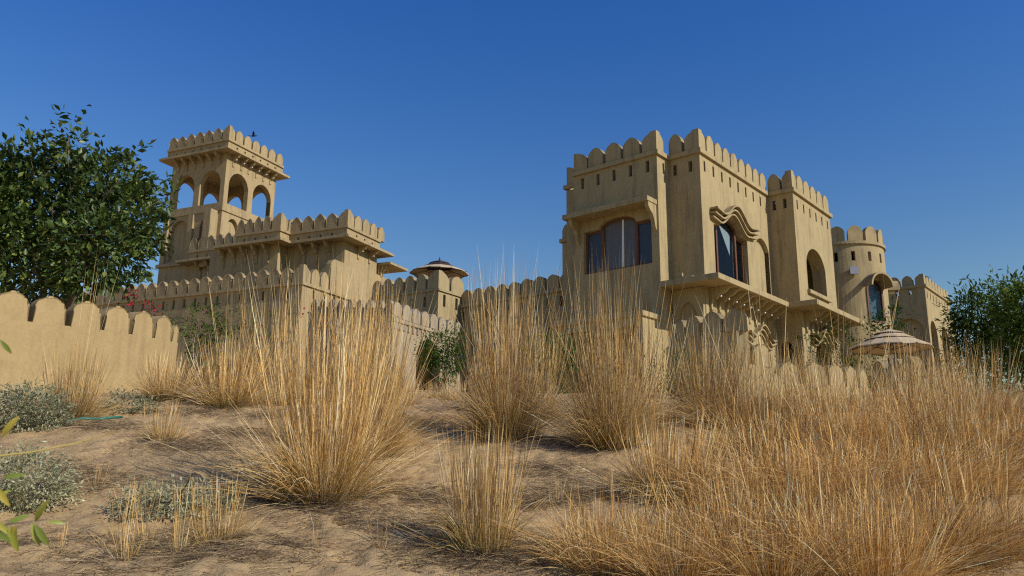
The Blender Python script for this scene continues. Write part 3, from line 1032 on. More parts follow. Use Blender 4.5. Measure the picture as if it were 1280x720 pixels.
barrel_hood(TU, wa, RT_, .62, 10.9, .62, .55)
barrel_hood(TU, wa + R(58), RT_, .5, 11.0, .5, .5)
bm = bmesh.new()
slab_poly(bm, [(p[0], p[1]) for p in arch(-.52, .52, 9.1, 10.8, 11.35)], [arch(-.42, .42, 9.2, 10.75, 11.25)], lambda a, z, d: (a, -RT_ + .02 + d, z), .1)
tw = part('window', mesh_from('window_frame', bm, M['wood']), TU.root, rz=wa)
bm = bmesh.new(); slab_poly(bm, arch(-.43, .43, 9.15, 10.75, 11.26), [], lambda a, z, d: (a, -RT_ + .07 + d, z), .012)
part('pane', mesh_from('pane', bm, M['glass']), tw)
bm = bmesh.new(); slab_poly(bm, arch(-.44, .44, 9.12, 10.75, 11.27), [], lambda a, z, d: (a, -RT_ + .25 + d, z), .02)
part('curtain', mesh_from('curtain', bm, plain("blue_grey_curtain", (.22, .31, .36), .9)), tw)
bm = bmesh.new(); box(bm, (-.2, -RT_ - .2, 11.55), (.2, -RT_ - .06, 11.95)); box(bm, (-.05, -RT_ - .08, 11.7), (.05, -RT_ + .05, 11.8))
bx_ = part('floodlight', mesh_from('floodlight', bm, M['lamp_grey']), TU.root, rz=view_a + R(13))


oD = at(1155.5, 357, 48)
D = Building('far_house', 'far square ochre house with toothed roof and two tall arches behind the right umbrella', 'house', (oD.x, oD.y, 0), HA, M['stucco'])
D.block((0, 6.5), (0, 6.35), (ZB, 12.7), holes_v=slots([.83, 1.56, 2.4, 3.2], 12.30, 12.62, .17) + [arch(.3, 1.9, 7.5, 10.1, 10.85)],
        holes_u=[arch(.25, 2.05, 6.5, 9.7, 10.75), arch(3.0, 5.0, 6.5, 9.7, 10.8)] + slots([.5 + .74 * i for i in range(8)], 12.05, 12.5, .14), t=.4)
D.boxpart('niche_back', (.1, 2.1), (.25, .39), (7.3, 11.0))
D.band([(6.5, 0), (0, 0), (0, 6.35)], 12.68, 12.84, .1)
part('corner_merlon', corner_mesh(.5, .5, .66, .26, D.m, .55, .2), D.root, (0, 0, 12.835))
merlons_on(D, 'v', 0, row(.62, 6.4, 8, .13), 12.835, .66, .26, .5, .1)
merlons_on(D, 'u', 0, row(.62, 6.3, 8, .12), 12.835, .66, .26, .5, .1)
lm_ = ball_mesh(.085, M['white_paint'], 'slot_ball')  # small white balls set at two of the parapet slots
for uu in (.83, 1.56):
    part('slot_ball', lm_, D.root, (-.03, uu - .02, 12.48))
D.block((.1, 5.5), (6.36, 8.2), (ZB, 11.7), holes_u=[rect(7.0, 7.5, 9.6, 10.3)], t=.3)


# ================================================================== sun umbrellas
def umbrella(name, label, loc, r, z_eave, tiers, heading, rise=.20, dark=False):
    root = thing(name, label, 'umbrella', loc, heading)
    base = loc[2]
    n_ = 8
    def tier(r0, z0, r1, z1, nm, valance):
        bm = bmesh.new(); out, inn, low = [], [], []
        for k in range(n_ * 4):
            a = 2 * math.pi * k / (n_ * 4)
            f = math.cos(math.pi / n_) / math.cos((a + math.pi / n_) % (2 * math.pi / n_) - math.pi / n_)
            sag = .03 * r0 * (1 - abs(((k % 4) - 2) / 2))
            out.append(bm.verts.new((r0 * f * math.cos(a), r0 * f * math.sin(a), z0 - base - sag)))
            inn.append(bm.verts.new((r1 * f * math.cos(a), r1 * f * math.sin(a), z1 - base)))
            low.append(bm.verts.new((r0 * f * math.cos(a) * 1.002, r0 * f * math.sin(a) * 1.002, z0 - base - sag - valance)))
        m_ = n_ * 4
        for k in range(m_):
            bm.faces.new((out[k], out[(k + 1) % m_], inn[(k + 1) % m_], inn[k]))
            bm.faces.new((low[k], low[(k + 1) % m_], out[(k + 1) % m_], out[k]))
        if r1 < .12:
            bm.faces.new(inn)
        me = mesh_from(nm, bm, M['piping' if dark and nm != 'canopy' else 'canvas'])
        o_ = part(nm, me, root)
        bm = bmesh.new()
        m_ = 48
        for k in range(m_):
            pass
        ring = []
        for k in range(n_ * 4):
            a = 2 * math.pi * k / (n_ * 4)
            f = math.cos(math.pi / n_) / math.cos((a + math.pi / n_) % (2 * math.pi / n_) - math.pi / n_)
            sag = .03 * r0 * (1 - abs(((k % 4) - 2) / 2))
            ring.append([bm.verts.new((r0 * f * math.cos(a) * s_, r0 * f * math.sin(a) * s_, z0 - base - sag - valance + dz)) for s_, dz in ((1.004, -.008), (1.010, .0), (1.006, .022), (.992, .0))])
        for k in range(n_ * 4):
            p, q_ = ring[k], ring[(k + 1) % (n_ * 4)]
            for j in range(4):
                bm.faces.new((p[j], p[(j + 1) % 4], q_[(j + 1) % 4], q_[j]))
        part('trim', mesh_from('trim', bm, M['piping']), o_)
    z1 = z_eave + r * rise
    tier(r, z_eave, r * .52, z1, 'canopy', .07)
    if tiers > 1:
        tier(r * .60, z1 + .01, r * .30, z1 + r * .13, 'canopy_tier', .04)
        tier(r * .36, z1 + r * .15, .06, z1 + r * .25, 'canopy_tier', .04)
    bm = bmesh.new(); bmesh.ops.create_cone(bm, cap_ends=True, segments=12, radius1=.035, radius2=.03, depth=z1 + r * .2 - base)
    for v_ in bm.verts:
        v_.co.z += (z1 + r * .2 - base) / 2
    part('pole', mesh_from('pole', bm, M['dark_wood'], True), root)
    bm = bmesh.new(); bmesh.ops.create_cone(bm, cap_ends=True, segments=8, radius1=.06, radius2=.005, depth=.22)
    part('finial', mesh_from('finial', bm, M['dark_wood']), root, (0, 0, z1 + r * .25 - base + .1))
    for k in range(n_):
        a = 2 * math.pi * k / n_
        bm = bmesh.new()
        p0, p1 = Vector((.05, 0, z1 - base + .02)), Vector((r * .98, 0, z_eave - base - .045))
        tube(bm, [p0, p1], [.018, .014], 5)
        tube(bm, [Vector((.05, 0, z_eave - base - .12)), p0.lerp(p1, .55)], [.014, .012], 5)
        part('rib', mesh_from('rib', bm, M['dark_wood']), root, rz=a)
    return root


def tube(bm, pts, rad, seg=7, cap=True):
    rings = []
    for k, p in enumerate(pts):
        d = (pts[min(k + 1, len(pts) - 1)] - pts[max(k - 1, 0)]).normalized()
        x = d.orthogonal().normalized() if abs(d.z) > .9 else d.cross(Vector((0, 0, 1))).normalized()
        y = d.cross(x)
        rings.append([bm.verts.new(p + (x * math.cos(2 * math.pi * i / seg) + y * math.sin(2 * math.pi * i / seg)) * rad[k]) for i in range(seg)])
    for a, b_ in zip(rings, rings[1:]):
        for i in range(seg):
            bm.faces.new((a[i], a[(i + 1) % seg], b_[(i + 1) % seg], b_[i]))
    if cap:
        bm.faces.new(rings[0][::-1]); bm.faces.new(rings[-1])


uR = at(1113, 430, 31)
umbrella('sun_umbrella', 'cream three tier sun umbrella on the terrace right of the house', (uR.x, uR.y, 4.4), 1.55, 6.45, 3, R(12))
uL = at(549, 340, 42)
umbrella('sun_umbrella', 'cream and dark sun umbrella on top of the corner bastion', (uL.x, uL.y, 9.6), 1.55, uL.z - .02, 3, R(30), .17, True)


# ================================================================== dry grass
def blades(rs, base, dirs, L, bend, droop, width, K, side_rand=True, profile=None):
    """ribbons: base (N,3), unit dirs (N,3), lengths, outward bend (N,3), droop -> V (N,K,2,3)"""
    N = len(L)
    t = np.linspace(0, 1, K)[None, :, None]
    P = base[:, None] + dirs[:, None] * (L[:, None, None] * t) + bend[:, None] * (L[:, None, None] * t ** 2)
    P[..., 2] -= (droop * L)[:, None] * (t[..., 0] ** 2.4)
    tang = np.gradient(P, axis=1)
    tang /= np.linalg.norm(tang, axis=2, keepdims=True) + 1e-9
    rnd = rs.normal(size=(N, 3)); rnd[:, 2] *= .2
    side = np.cross(tang, rnd[:, None]); side /= np.linalg.norm(side, axis=2, keepdims=True) + 1e-9
    w = width[:, None] * (profile if profile is not None else (1 - .85 * t[0, :, 0]))[None]
    A = P - side * w[..., None] * .5
    B_ = P + side * w[..., None] * .5
    return np.stack([A, B_], 2)


def ribbons_to_mesh(name, V, tint, mat):
    N, K = V.shape[:2]
    i = np.arange(N)[:, None] * (K * 2) + np.arange(K - 1)[None] * 2
    F = np.stack([i, i + 1, i + 3, i + 2], -1).reshape(-1, 4)
    return fast_mesh(name, V.reshape(-1, 3), F, mat, np.repeat(tint.reshape(-1, 3), 2, 0))


STRAW = np.array([(.64, .42, .155), (.70, .52, .24), (.54, .33, .10), (.74, .60, .36), (.42, .245, .075), (.27, .15, .05), (.60, .37, .12)])
RUST = np.array([(.68, .40, .125), (.74, .51, .21), (.84, .68, .40), (.70, .45, .16), (.54, .28, .075), (.40, .20, .05), (.22, .11, .035), (.62, .34, .09), (.76, .52, .22), (.66, .46, .20)])
GREEN = np.array([(.20, .25, .06), (.27, .29, .08), (.14, .20, .05)])


def pick(rs, pal, n, jit=.12):
    c = pal[rs.randint(0, len(pal), n)]
    return np.clip(c * (1 + rs.normal(0, jit, (n, 1))), .01, .9)


def clump_meshes(seed, n_stem, n_leaf, H, r0, spread, leafL, pal, green=.35, tall=.25, dense_h=(.45, .85), fat=1.0, broken=.07):
    rs = np.random.RandomState(seed)
    # seed stalks: near upright, fan out a little, plume at the tip
    az = rs.uniform(0, 2 * np.pi, n_stem); rr = r0 * np.sqrt(rs.uniform(0, 1, n_stem))
    rad = np.stack([np.cos(az), np.sin(az), 0 * az], 1)
    base = rad * rr[:, None]; base[:, 2] = -.04
    tilt = spread * (rr / r0) * rs.uniform(.3, 1.1, n_stem) + rs.normal(0, .045, n_stem)
    out = rad + rs.normal(0, .45, (n_stem, 3)) * [1, 1, 0]
    out /= np.linalg.norm(out, axis=1, keepdims=True)
    bk = rs.uniform(size=n_stem) < broken
    tilt = np.where(bk, rs.uniform(.45, 1.15, n_stem), tilt)
    d = out * np.sin(tilt)[:, None]; d[:, 2] = np.cos(tilt)
    L = H * np.where(bk, .62, 1) * np.where(rs.uniform(size=n_stem) < tall, rs.uniform(dense_h[1], 1.03, n_stem), rs.uniform(*dense_h, n_stem))
    K = 7
    prof = np.array([1, .85, .7, .62, 1.05, .85, .10])
    V = blades(rs, base, d, L, out * (np.where(bk, .1, -.34 * np.sin(tilt)) + rs.normal(0, .06 * fat ** 2, n_stem))[:, None], rs.uniform(0, .03, n_stem), fat * rs.uniform(.0034, .0078, n_stem), K, profile=prof)
    c = pick(rs, pal, n_stem)
    t = np.linspace(0, 1, K)
    g = pick(rs, GREEN, n_stem)
    m = ((rs.uniform(size=n_stem) < green)[:, None] * np.clip(.8 - t[None] * 2.2, 0, 1) * .8)[..., None]
    T1 = c[:, None] * (1 - m) + g[:, None] * m
    T1 = T1 * (1 + .18 * np.clip((t - .55) * 3, 0, 1))[None, :, None]
    stalks = ribbons_to_mesh('seed_stalks', V, np.clip(T1, 0, .85), M['grass'])
    # basal leaves: arching
    az = rs.uniform(0, 2 * np.pi, n_leaf); rr = r0 * 1.1 * np.sqrt(rs.uniform(.05, 1, n_leaf))
    rad = np.stack([np.cos(az), np.sin(az), 0 * az], 1)
    base = rad * rr[:, None]; base[:, 2] = -.04
    tilt = np.abs(rs.normal(.30, .30, n_leaf)) * (.45 + .75 * rr / r0)
    d = rad * np.sin(tilt)[:, None]; d[:, 2] = np.cos(tilt)
    d += rs.normal(0, .08, d.shape); d /= np.linalg.norm(d, axis=1, keepdims=True)
    L = leafL * rs.uniform(.45, 1.05, n_leaf)
    V = blades(rs, base, d, L, rad * rs.uniform(0, .35, n_leaf)[:, None], rs.uniform(.02, .62, n_leaf), fat * rs.uniform(.004, .0095, n_leaf), 6)
    V[..., 2] = np.maximum(V[..., 2], -.03)
    c = pick(rs, pal, n_leaf); g = pick(rs, GREEN, n_leaf)
    t = np.linspace(0, 1, 6)
    m = ((rs.uniform(size=n_leaf) < green)[:, None] * np.clip(.95 - t[None] * 1.3, 0, 1) * .9)[..., None]
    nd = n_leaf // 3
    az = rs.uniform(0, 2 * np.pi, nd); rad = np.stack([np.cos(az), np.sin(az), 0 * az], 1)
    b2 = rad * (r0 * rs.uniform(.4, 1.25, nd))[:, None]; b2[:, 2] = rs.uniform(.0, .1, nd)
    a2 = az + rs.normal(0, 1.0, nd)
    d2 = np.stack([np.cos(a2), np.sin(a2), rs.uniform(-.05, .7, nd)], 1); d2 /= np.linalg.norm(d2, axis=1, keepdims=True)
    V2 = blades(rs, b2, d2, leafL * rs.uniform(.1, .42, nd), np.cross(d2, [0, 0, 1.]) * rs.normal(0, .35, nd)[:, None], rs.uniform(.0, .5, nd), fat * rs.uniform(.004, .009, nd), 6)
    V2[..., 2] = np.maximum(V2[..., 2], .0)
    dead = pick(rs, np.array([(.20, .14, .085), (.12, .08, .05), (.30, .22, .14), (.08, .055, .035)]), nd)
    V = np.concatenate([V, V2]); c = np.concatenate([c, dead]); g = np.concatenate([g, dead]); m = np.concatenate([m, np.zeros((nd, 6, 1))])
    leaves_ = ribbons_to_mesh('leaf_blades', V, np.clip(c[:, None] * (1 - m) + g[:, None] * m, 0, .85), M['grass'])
    return stalks, leaves_


KIND = {
    'tall': [clump_meshes(s, 1050, 1800, 3.15, .30, .50, 1.4, STRAW, .30, .20, (.22, .72)) for s in (11, 12, 25)],
    'tall_thin': [clump_meshes(s, 340, 600, 3.0, .26, .44, 1.1, STRAW, .3, .26, (.25, .78)) for s in (13, 14)],
    'mid': [clump_meshes(s, 620, 1200, 1.6, .24, .52, .9, STRAW, .45, .2, (.35, .82)) for s in (15, 16)],
    'tight': [clump_meshes(s, 520, 420, 1.55, .24, .36, .95, STRAW, .6, .25, (.45, .85)) for s in (28,)],
    'low': [clump_meshes(s, 130, 420, .8, .18, .5, .55, STRAW, .25, .4, (.35, .9)) for s in (17, 18)],
    'rust': [clump_meshes(s, 500, 1000, 1.75, .46, .62, 1.5, RUST, .16, .16, (.25, .72), 1.2, .15) for s in (19, 20, 21, 26)],
    'tuft': [clump_meshes(s, 22, 26, .75, .05, .42, .55, STRAW, .45, .5, (.4, .9)) for s in (22, 23)],
    'stalks': [clump_meshes(s, 26, 120, 3.1, .16, .16, .6, STRAW, .2, .5, (.5, .9)) for s in (24,)],
}
_used = {}


def clump(kind, px, py, d, label, sx=1.0, sz=1.0, group=None, var=None, xy=None):
    if xy is None:
        p = at(px, py, d)
        xy = (p.x, p.y)
    k = _used.get(kind, 0); _used[kind] = k + 1
    st, lf = KIND[kind][(k if var is None else var) % len(KIND[kind])]
    o = thing('grass_clump', label, 'grass clump', (xy[0], xy[1], gz(*xy) - .055 * sx), random.uniform(0, 6.28), group)
    o.scale = (sx, sx, sz)
    o.rotation_euler = (random.gauss(0, .045), random.gauss(0, .045), o.rotation_euler.z)
    for nm, me in (('seed_stalks', st), ('leaf_blades', lf)):
        q_ = part(nm, me, o); q_['kind'] = 'stuff'
    return o


G1 = 'dry grass clumps on the sandy slope'
# the clumps one can name, front to back
clump('tall', 402, 650, 9.2, 'biggest dry straw grass clump standing alone left of the sandy path', 1.08, 1.0, G1)
clump('tight', 602, 702, 7.5, 'compact straw clump with a dark woody foot at the bottom centre', .95, .86, G1)
clump('tall', 630, 588, 12.4, 'tall straw clump behind the compact one, right of the path', .95, 1.04, G1)
clump('tall', 762, 602, 11.8, 'tall straw clump before the annex below the left window', 1.0, 1.02, G1)
clump('tall_thin', 800, 585, 13.2, 'thin tall straw clump just right of the annex corner', 1.2, .74, G1)
clump('tall', 886, 560, 13.6, 'tall rusty straw clump before the five tall teeth', 1.05, .66, G1)
clump('mid', 838, 640, 9.6, 'low bushy straw clump with arching blades right of the sand patch', 1.25, .8, G1)
clump('mid', 284, 508, 15.0, 'bushy greenish straw clump behind the end of the garden wall', 1.35, 1.0, G1)
clump('stalks', 292, 506, 15.6, 'few very tall thin stalks rising before the terraced house', 1.1, .9, G1)
clump('mid', 206, 512, 15.4, 'low fan shaped straw clump at the foot of the garden wall end', 1.15, .72, G1)
clump('mid', 86, 541, 13.2, 'straw clump against the garden wall beside the grey bush', 1.05, .88, G1)
clump('stalks', 92, 536, 13.4, 'three lone tall stalks crossing the tree at left', .6, 1.0, G1)
clump('low', 203, 583, 11.6, 'small brown dried clump in the middle of the left sand', 1.0, .9, G1)
clump('tall_thin', 470, 540, 15.2, 'thin tall straw clump left of the dark arch', .9, .95, G1)
clump('tall_thin', 440, 530, 16.5, 'pale thin clump before the stair parapet', 1.2, .9, G1)
clump('tall_thin', 345, 525, 15.6, 'thin tall clump before the low terrace of the terraced house', 1.15, .88, G1)
clump('mid', 612, 545, 15.2, 'green footed clump behind the tall clump right of the dark arch', 1.0, .9, G1)
clump('tall_thin', 668, 560, 14.5, 'thin stalks before the shaded toothed wall', 1.15, .84, G1)
clump('low', 268, 690, 7.6, 'sparse dried clump at the bottom left', .95, .95, G1)
for px_, py_, d_, lb in ((146, 690, 7.5, 'upright tuft of pale stalks at the bottom left'), (182, 682, 7.6, 'thin bent tuft between two grey bushes'), (222, 700, 7.3, 'short green footed tuft at the bottom edge'), (160, 704, 7.1, 'leaning tuft of pale blades at the lower left')):
    clump('tuft', px_, py_, d_, lb, 1.0, 1.1, G1)
clump('tall', 462, 606, 11.3, 'straw clump half hidden behind the right side of the biggest clump', .8, .84, G1)
for px_, py_, d_, lb in ((330, 566, 12.6, 'tiny straw tuft on the bare sand left of the biggest clump'), (118, 622, 9.4, 'tiny pale tuft on the sand between the silvery bushes'), (700, 640, 9.3, 'tiny straw tuft on the sand right of the compact clump'), (476, 702, 7.4, 'tiny tuft at the bottom edge left of the compact clump'), (72, 700, 7.3, 'tiny straw tuft at the bottom left corner'), (520, 600, 11.2, 'tiny tuft beside the sandy path'), (395, 700, 7.4, 'tiny tuft below the biggest clump')):
    clump('tuft', px_, py_, d_, lb, .7, .5, G1)
clump('low', 508, 508, 17.0, 'low brown tuft on the left side of the path below the arch', 1.2, .9, G1)
clump('low', 572, 512, 17.2, 'low brown tuft on the right side of the path below the arch', 1.3, 1.0, G1)
clump('low', 540, 503, 19.5, 'low brown tuft in the middle of the arch foot', 1.3, .7, G1)
# the dense mass at right
G2 = 'dense rusty grass filling the lower right'
_rs = np.random.RandomState(5)
mass = [(765, 722, 7.2, .78), (845, 745, 6.8, .74), (905, 700, 7.7, .86), (960, 752, 6.7, .84), (1022, 712, 7.4, .98), (1085, 752, 6.7, .94), (1150, 712, 7.4, .96), (1212, 702, 7.6, .88),
        (930, 640, 9.4, .95), (1000, 640, 9.4, 1.02), (1070, 640, 9.4, 1.04), (1140, 635, 9.6, 1.05), (1205, 630, 9.8, .95),
        (968, 598, 11.4, 1.05), (1040, 596, 11.5, 1.0), (1115, 592, 11.8, 1.06), (1180, 588, 12, 1.1), (1240, 600, 11.4, 1.0),
        (1000, 562, 13.6, .95), (1080, 560, 13.6, .88), (1160, 556, 14, 1.05), (1225, 556, 14, 1.05), (1275, 566, 13.4, .98), (930, 572, 13.2, 1.0),
        (1050, 540, 16.5, .85), (1120, 536, 17, .95), (1190, 532, 17.6, 1.1), (1250, 532, 17.6, 1.15), (1290, 538, 16.6, 1.1), (985, 540, 16.6, .9)]
names = {0: 'rusty grass clump in the dense mass at the lower right', }
for i, (px_, py_, d_, s_) in enumerate(mass):
    front = py_ > 660
    col_ = next(t for lim, t in ((800, 'at its left end'), (875, 'below the annex corner'), (932, 'below the five tall teeth'), (978, 'below the middle bay'), (1030, 'below the right bay'), (1095, 'below the low sunlit teeth'), (1135, 'below the right umbrella'), (1172, 'below the far house'), (1218, 'below the open feathery tree'), (2000, 'at the right edge of the picture')) if px_ < lim)
    row_ = ('frontmost row' if py_ > 715 else 'second row' if front else 'third row' if py_ > 615 else 'fourth row' if py_ > 580 else 'fifth row' if py_ > 550 else 'rearmost row')
    lab = f'rusty clump, {row_} of the mass, {col_}'
    clump('rust', px_ + _rs.uniform(-8, 8), py_, d_, lab, s_ * (1.0 if front else 1.1), s_ * (.72 if front else .66 if py_ > 610 else .60 if py_ > 580 else .50 if py_ > 550 else .41), G2)
for (px_, py_, d_), lb in zip(((1065, 600, 11.2), (1150, 575, 12.8), (1215, 580, 12.6), (985, 575, 12.8), (1110, 560, 13.8), (1040, 585, 12.0), (1180, 600, 11.2), (1245, 560, 13.8), (1195, 545, 15.5), (1140, 550, 15.0), (1020, 555, 14.5), (940, 570, 13.2)),
        ('before the low sunlit teeth', 'before the wall end right of the umbrella', 'before the open feathery tree', 'before the arched door of the right bay', 'before the right umbrella', 'before the lower hooded window', 'before the left half of the far house arches', 'before the tree cut by the right edge', 'before the foot of the open feathery tree', 'before the end post', 'before the first low sunlit tooth', 'before the stepped down tooth of the curved wall')):
    clump('tall_thin', px_, py_, d_, 'tall thin stalks ' + lb, .95, .50 + .12 * _rs.uniform(), G2)
for px_, py_, d_, lb in ((1345, 600, 11.0, 'first'), (1420, 580, 12.5, 'second'), (1360, 545, 16.0, 'third'), (1470, 560, 14.0, 'fourth')):
    clump('rust', px_, py_, d_, 'rusty grass clump just beyond the right edge of the picture', 1.0, .6, 'grass beyond the right edge')
clump('stalks', 1070, 590, 12.0, 'few tallest stalks crossing the round turret', 1.3, .92, G2)
clump('stalks', 955, 600, 11.6, 'few tallest stalks crossing the middle bay of the house', 1.3, .86, G2)


# ================================================================== leaves, shrubs, trees
def leaf_cloud(rs, C, nrm, L, W, col, droop=.25, fold=.18):
    """kite shaped, folded leaves at C pointing along nrm"""
    N = len(C)
    d = nrm + rs.normal(0, .55, (N, 3)); d[:, 2] -= droop
    d /= np.linalg.norm(d, axis=1, keepdims=True)
    s_ = np.cross(d, rs.normal(size=(N, 3)) * [.35, .35, 1.0]); s_ /= np.linalg.norm(s_, axis=1, keepdims=True) + 1e-9
    u_ = np.cross(s_, d)
    mid = C + d * (L * .5)[:, None]
    lft = mid + s_ * (W * .5)[:, None] + u_ * (fold * W)[:, None]
    rgt = mid - s_ * (W * .5)[:, None] + u_ * (fold * W)[:, None]
    tip = C + d * L[:, None] - u_ * (.1 * L)[:, None]
    V = np.stack([C, lft, tip, rgt], 1).reshape(-1, 3)
    i = np.arange(N)[:, None] * 4
    F = np.concatenate([i + [[0, 2, 1]], i + [[0, 3, 2]]], 0)
    return V, F, np.repeat(col, 4, 0)


def shell_points(rs, c, r, n, inner=.45):
    v = rs.normal(size=(n, 3)); v /= np.linalg.norm(v, axis=1, keepdims=True)
    k = inner + (1 - inner) * rs.uniform(0, 1, n) ** .6
    return np.array(c) + v * np.array(r) * k[:, None], v


def crown_mesh(name, rs, blobs, per_m2, leafL, pal, mat, sprig=6, droop=.25, wl=.5, spread=.14):
    Vs, Fs, Cs, off = [], [], [], 0
    for c, r in blobs:
        rr = np.array(r) if hasattr(r, '__len__') else np.array([r] * 3)
        n = max(3, int(per_m2 * rr[0] * rr[2] / sprig))
        P, nr = shell_points(rs, c, rr, n)
        tone = rs.uniform(.8, 1.15)
        C = np.repeat(P, sprig, 0); NR = np.repeat(nr, sprig, 0)
        k = np.tile(np.linspace(0, 1, sprig), n)
        tw = nr + rs.normal(0, .5, nr.shape) + [0, 0, .15]
        C = C + np.repeat(tw, sprig, 0) * (k * spread * 1.6)[:, None] + rs.normal(0, spread * .35, C.shape)
        N = len(C)
        L = leafL * rs.uniform(.6, 1.2, N)
        col = pick(rs, pal, N, .18) * tone
        V, F, T_ = leaf_cloud(rs, C, NR, L, L * wl, col, droop)
        Vs.append(V); Fs.append(F + off); Cs.append(T_); off += len(V)
    return fast_mesh(name, np.concatenate(Vs), np.concatenate(Fs), mat, np.concatenate(Cs))


def limb(bm, p0, p1, r0, r1, rs, n=6, wob=.06):
    pts = []
    L = (p1 - p0).length
    for i in range(n + 1):
        t = i / n
        p = p0.lerp(p1, t) + Vector(rs.normal(0, wob * L * math.sin(math.pi * t) * .5, 3))
        pts.append(p)
    tube(bm, pts, [r0 + (r1 - r0) * i / n for i in range(n + 1)], 8)
    return pts


DARKG = np.array([(.042, .074, .016), (.058, .098, .020), (.032, .058, .013), (.095, .14, .028), (.15, .19, .04)])
MIDG = np.array([(.050, .095, .025), (.065, .12, .03), (.038, .075, .02), (.09, .14, .035)])
TREEG = np.array([(.085, .135, .024), (.12, .18, .03), (.06, .10, .02), (.17, .22, .045)])
SHRUBG = np.array([(.055, .115, .02), (.08, .15, .028), (.04, .085, .016), (.12, .19, .04)])
BRIGHTG = np.array([(.09, .16, .03), (.12, .20, .04), (.06, .12, .025), (.16, .22, .05)])
GREYG = np.array([(.44, .44, .25), (.50, .50, .31), (.37, .38, .20), (.55, .54, .36), (.33, .32, .17)])


def tree(name, label, blobs_px, d, depth_f, base_px, pal, mat, leafL, per, trunks, seed, group=None, sprig=6, wl=.5, spread=.14):
    rs = np.random.RandomState(seed)
    b = at(*base_px, d)
    org = Vector((b.x, b.y, gz(b.x, b.y) - .1))
    root = thing(name, label, 'tree', org, 0, group)
    blobs = []
    for px, py, rp, *dz in blobs_px:
        dd = d + (dz[0] if dz else rs.uniform(-.5, .5) * depth_f)
        c = at(px, py, dd) - org
        r = rp / FOC * dd
        blobs.append((tuple(c), (r, r * (1.0 if rp > 25 else .9), r)))
    part('crown', crown_mesh('crown', rs, blobs, per, leafL, pal, M[mat], sprig, wl=wl, spread=spread), root)
    bm = bmesh.new()
    big = sorted(blobs, key=lambda q: -q[1][0])
    for k, (ox, oy) in enumerate(trunks):
        p0 = Vector((ox, oy, 0))
        top = Vector(big[k % len(big)][0]) * .55 + p0 * .45
        limb(bm, p0, top, .13, .08, rs, 7, .05)
        for j, (c, r) in enumerate(blobs):
            if j % len(trunks) == k and (r[0] > .6 or r[0] < .3):
                limb(bm, top, top.lerp(Vector(c), .8 if r[0] > .5 else 1.0), .045 if r[0] > .5 else .022, .006, rs, 6, .12)
    part('trunk', mesh_from('trunk', bm, M['trunk'], True), root)
    return root


tree('broadleaf_tree', 'dark glossy broadleaf tree behind the garden wall at left',
     [(15, 262, 62), (80, 262, 66), (138, 262, 58), (168, 268, 36), (180, 295, 24), (120, 312, 48), (60, 318, 50), (15, 318, 55), (-45, 275, 70), (150, 320, 34), (100, 345, 28), (34, 218, 28), (78, 206, 18),
      (88, 192, 20), (86, 172, 11), (90, 152, 8), (50, 190, 15), (35, 183, 9), (124, 206, 17), (130, 192, 9), (157, 214, 9), (163, 190, 8), (175, 205, 7), (172, 240, 14), (196, 228, 8), (212, 244, 6), (198, 262, 12), (112, 228, 22), (-10, 225, 40)],
     22.5, 3.2, (55, 440), DARKG, 'leaf', .235, 980, [(-.5, 0), (.35, .2), (-.1, -.3)], 31, spread=.16)
tree('feathery_tree', 'feathery green tree with an open crown right of the far house',
     [(1222, 402, 30), (1240, 382, 26), (1210, 386, 17), (1199, 400, 9), (1225, 425, 28), (1205, 440, 20), (1240, 450, 24), (1222, 470, 18), (1255, 415, 24), (1262, 480, 22)],
     40, 2.0, (1222, 520), TREEG, 'soft_leaf', .30, 800, [(0, 0)], 32, 'green trees at the right edge', 7, .32, .28)
tree('feathery_tree', 'feathery green tree cut by the right edge of the picture',
     [(1275, 392, 30), (1292, 380, 34), (1280, 430, 28), (1300, 440, 36), (1268, 365, 10), (1285, 475, 24), (1310, 400, 40)],
     37, 2.0, (1290, 520), TREEG, 'soft_leaf', .30, 800, [(0, 0)], 33, 'green trees at the right edge', 7, .32, .28)
tree('young_tree', 'small leafy tree growing behind the right umbrella before the turret',
     [(1112, 402, 16), (1102, 412, 12), (1120, 396, 10), (1092, 425, 14), (1125, 412, 8)], 35.5, 1.0, (1110, 490), MIDG, 'soft_leaf', .20, 600, [(0, 0)], 34, None, 6, .4, .18)


def shrub(name, label, px, py, d, blobs, leafL, per, pal, mat='soft_leaf', seed=1, group=None, sprig=5, wl=.4, spread=.1, cat='shrub', flowers=None):
    rs = np.random.RandomState(seed)
    b = at(px, py, d)
    org = Vector((b.x, b.y, gz(b.x, b.y) - .03))
    root = thing(name, label, cat, org, 0, group)
    part('foliage', crown_mesh('foliage', rs, blobs, per, leafL, pal, M[mat], sprig, wl=wl, spread=spread), root)
    bm = bmesh.new()
    for c, r in blobs:
        for k in range(3):
            p1 = Vector(c) + Vector(rs.normal(0, .5, 3)) * (r[0] if hasattr(r, '__len__') else r)
            limb(bm, Vector(rs.normal(0, .05, 3) * [1, 1, 0]), p1, .018, .006, rs, 4, .1)
    part('stem', mesh_from('stem', bm, M['trunk']), root)
    if flowers:
        fb, pal2, fl, per2 = flowers
        part('flowers', crown_mesh('flowers', rs, fb, per2, fl, pal2, M['soft_leaf'], 4, wl=.9, spread=.08), root)
    return root


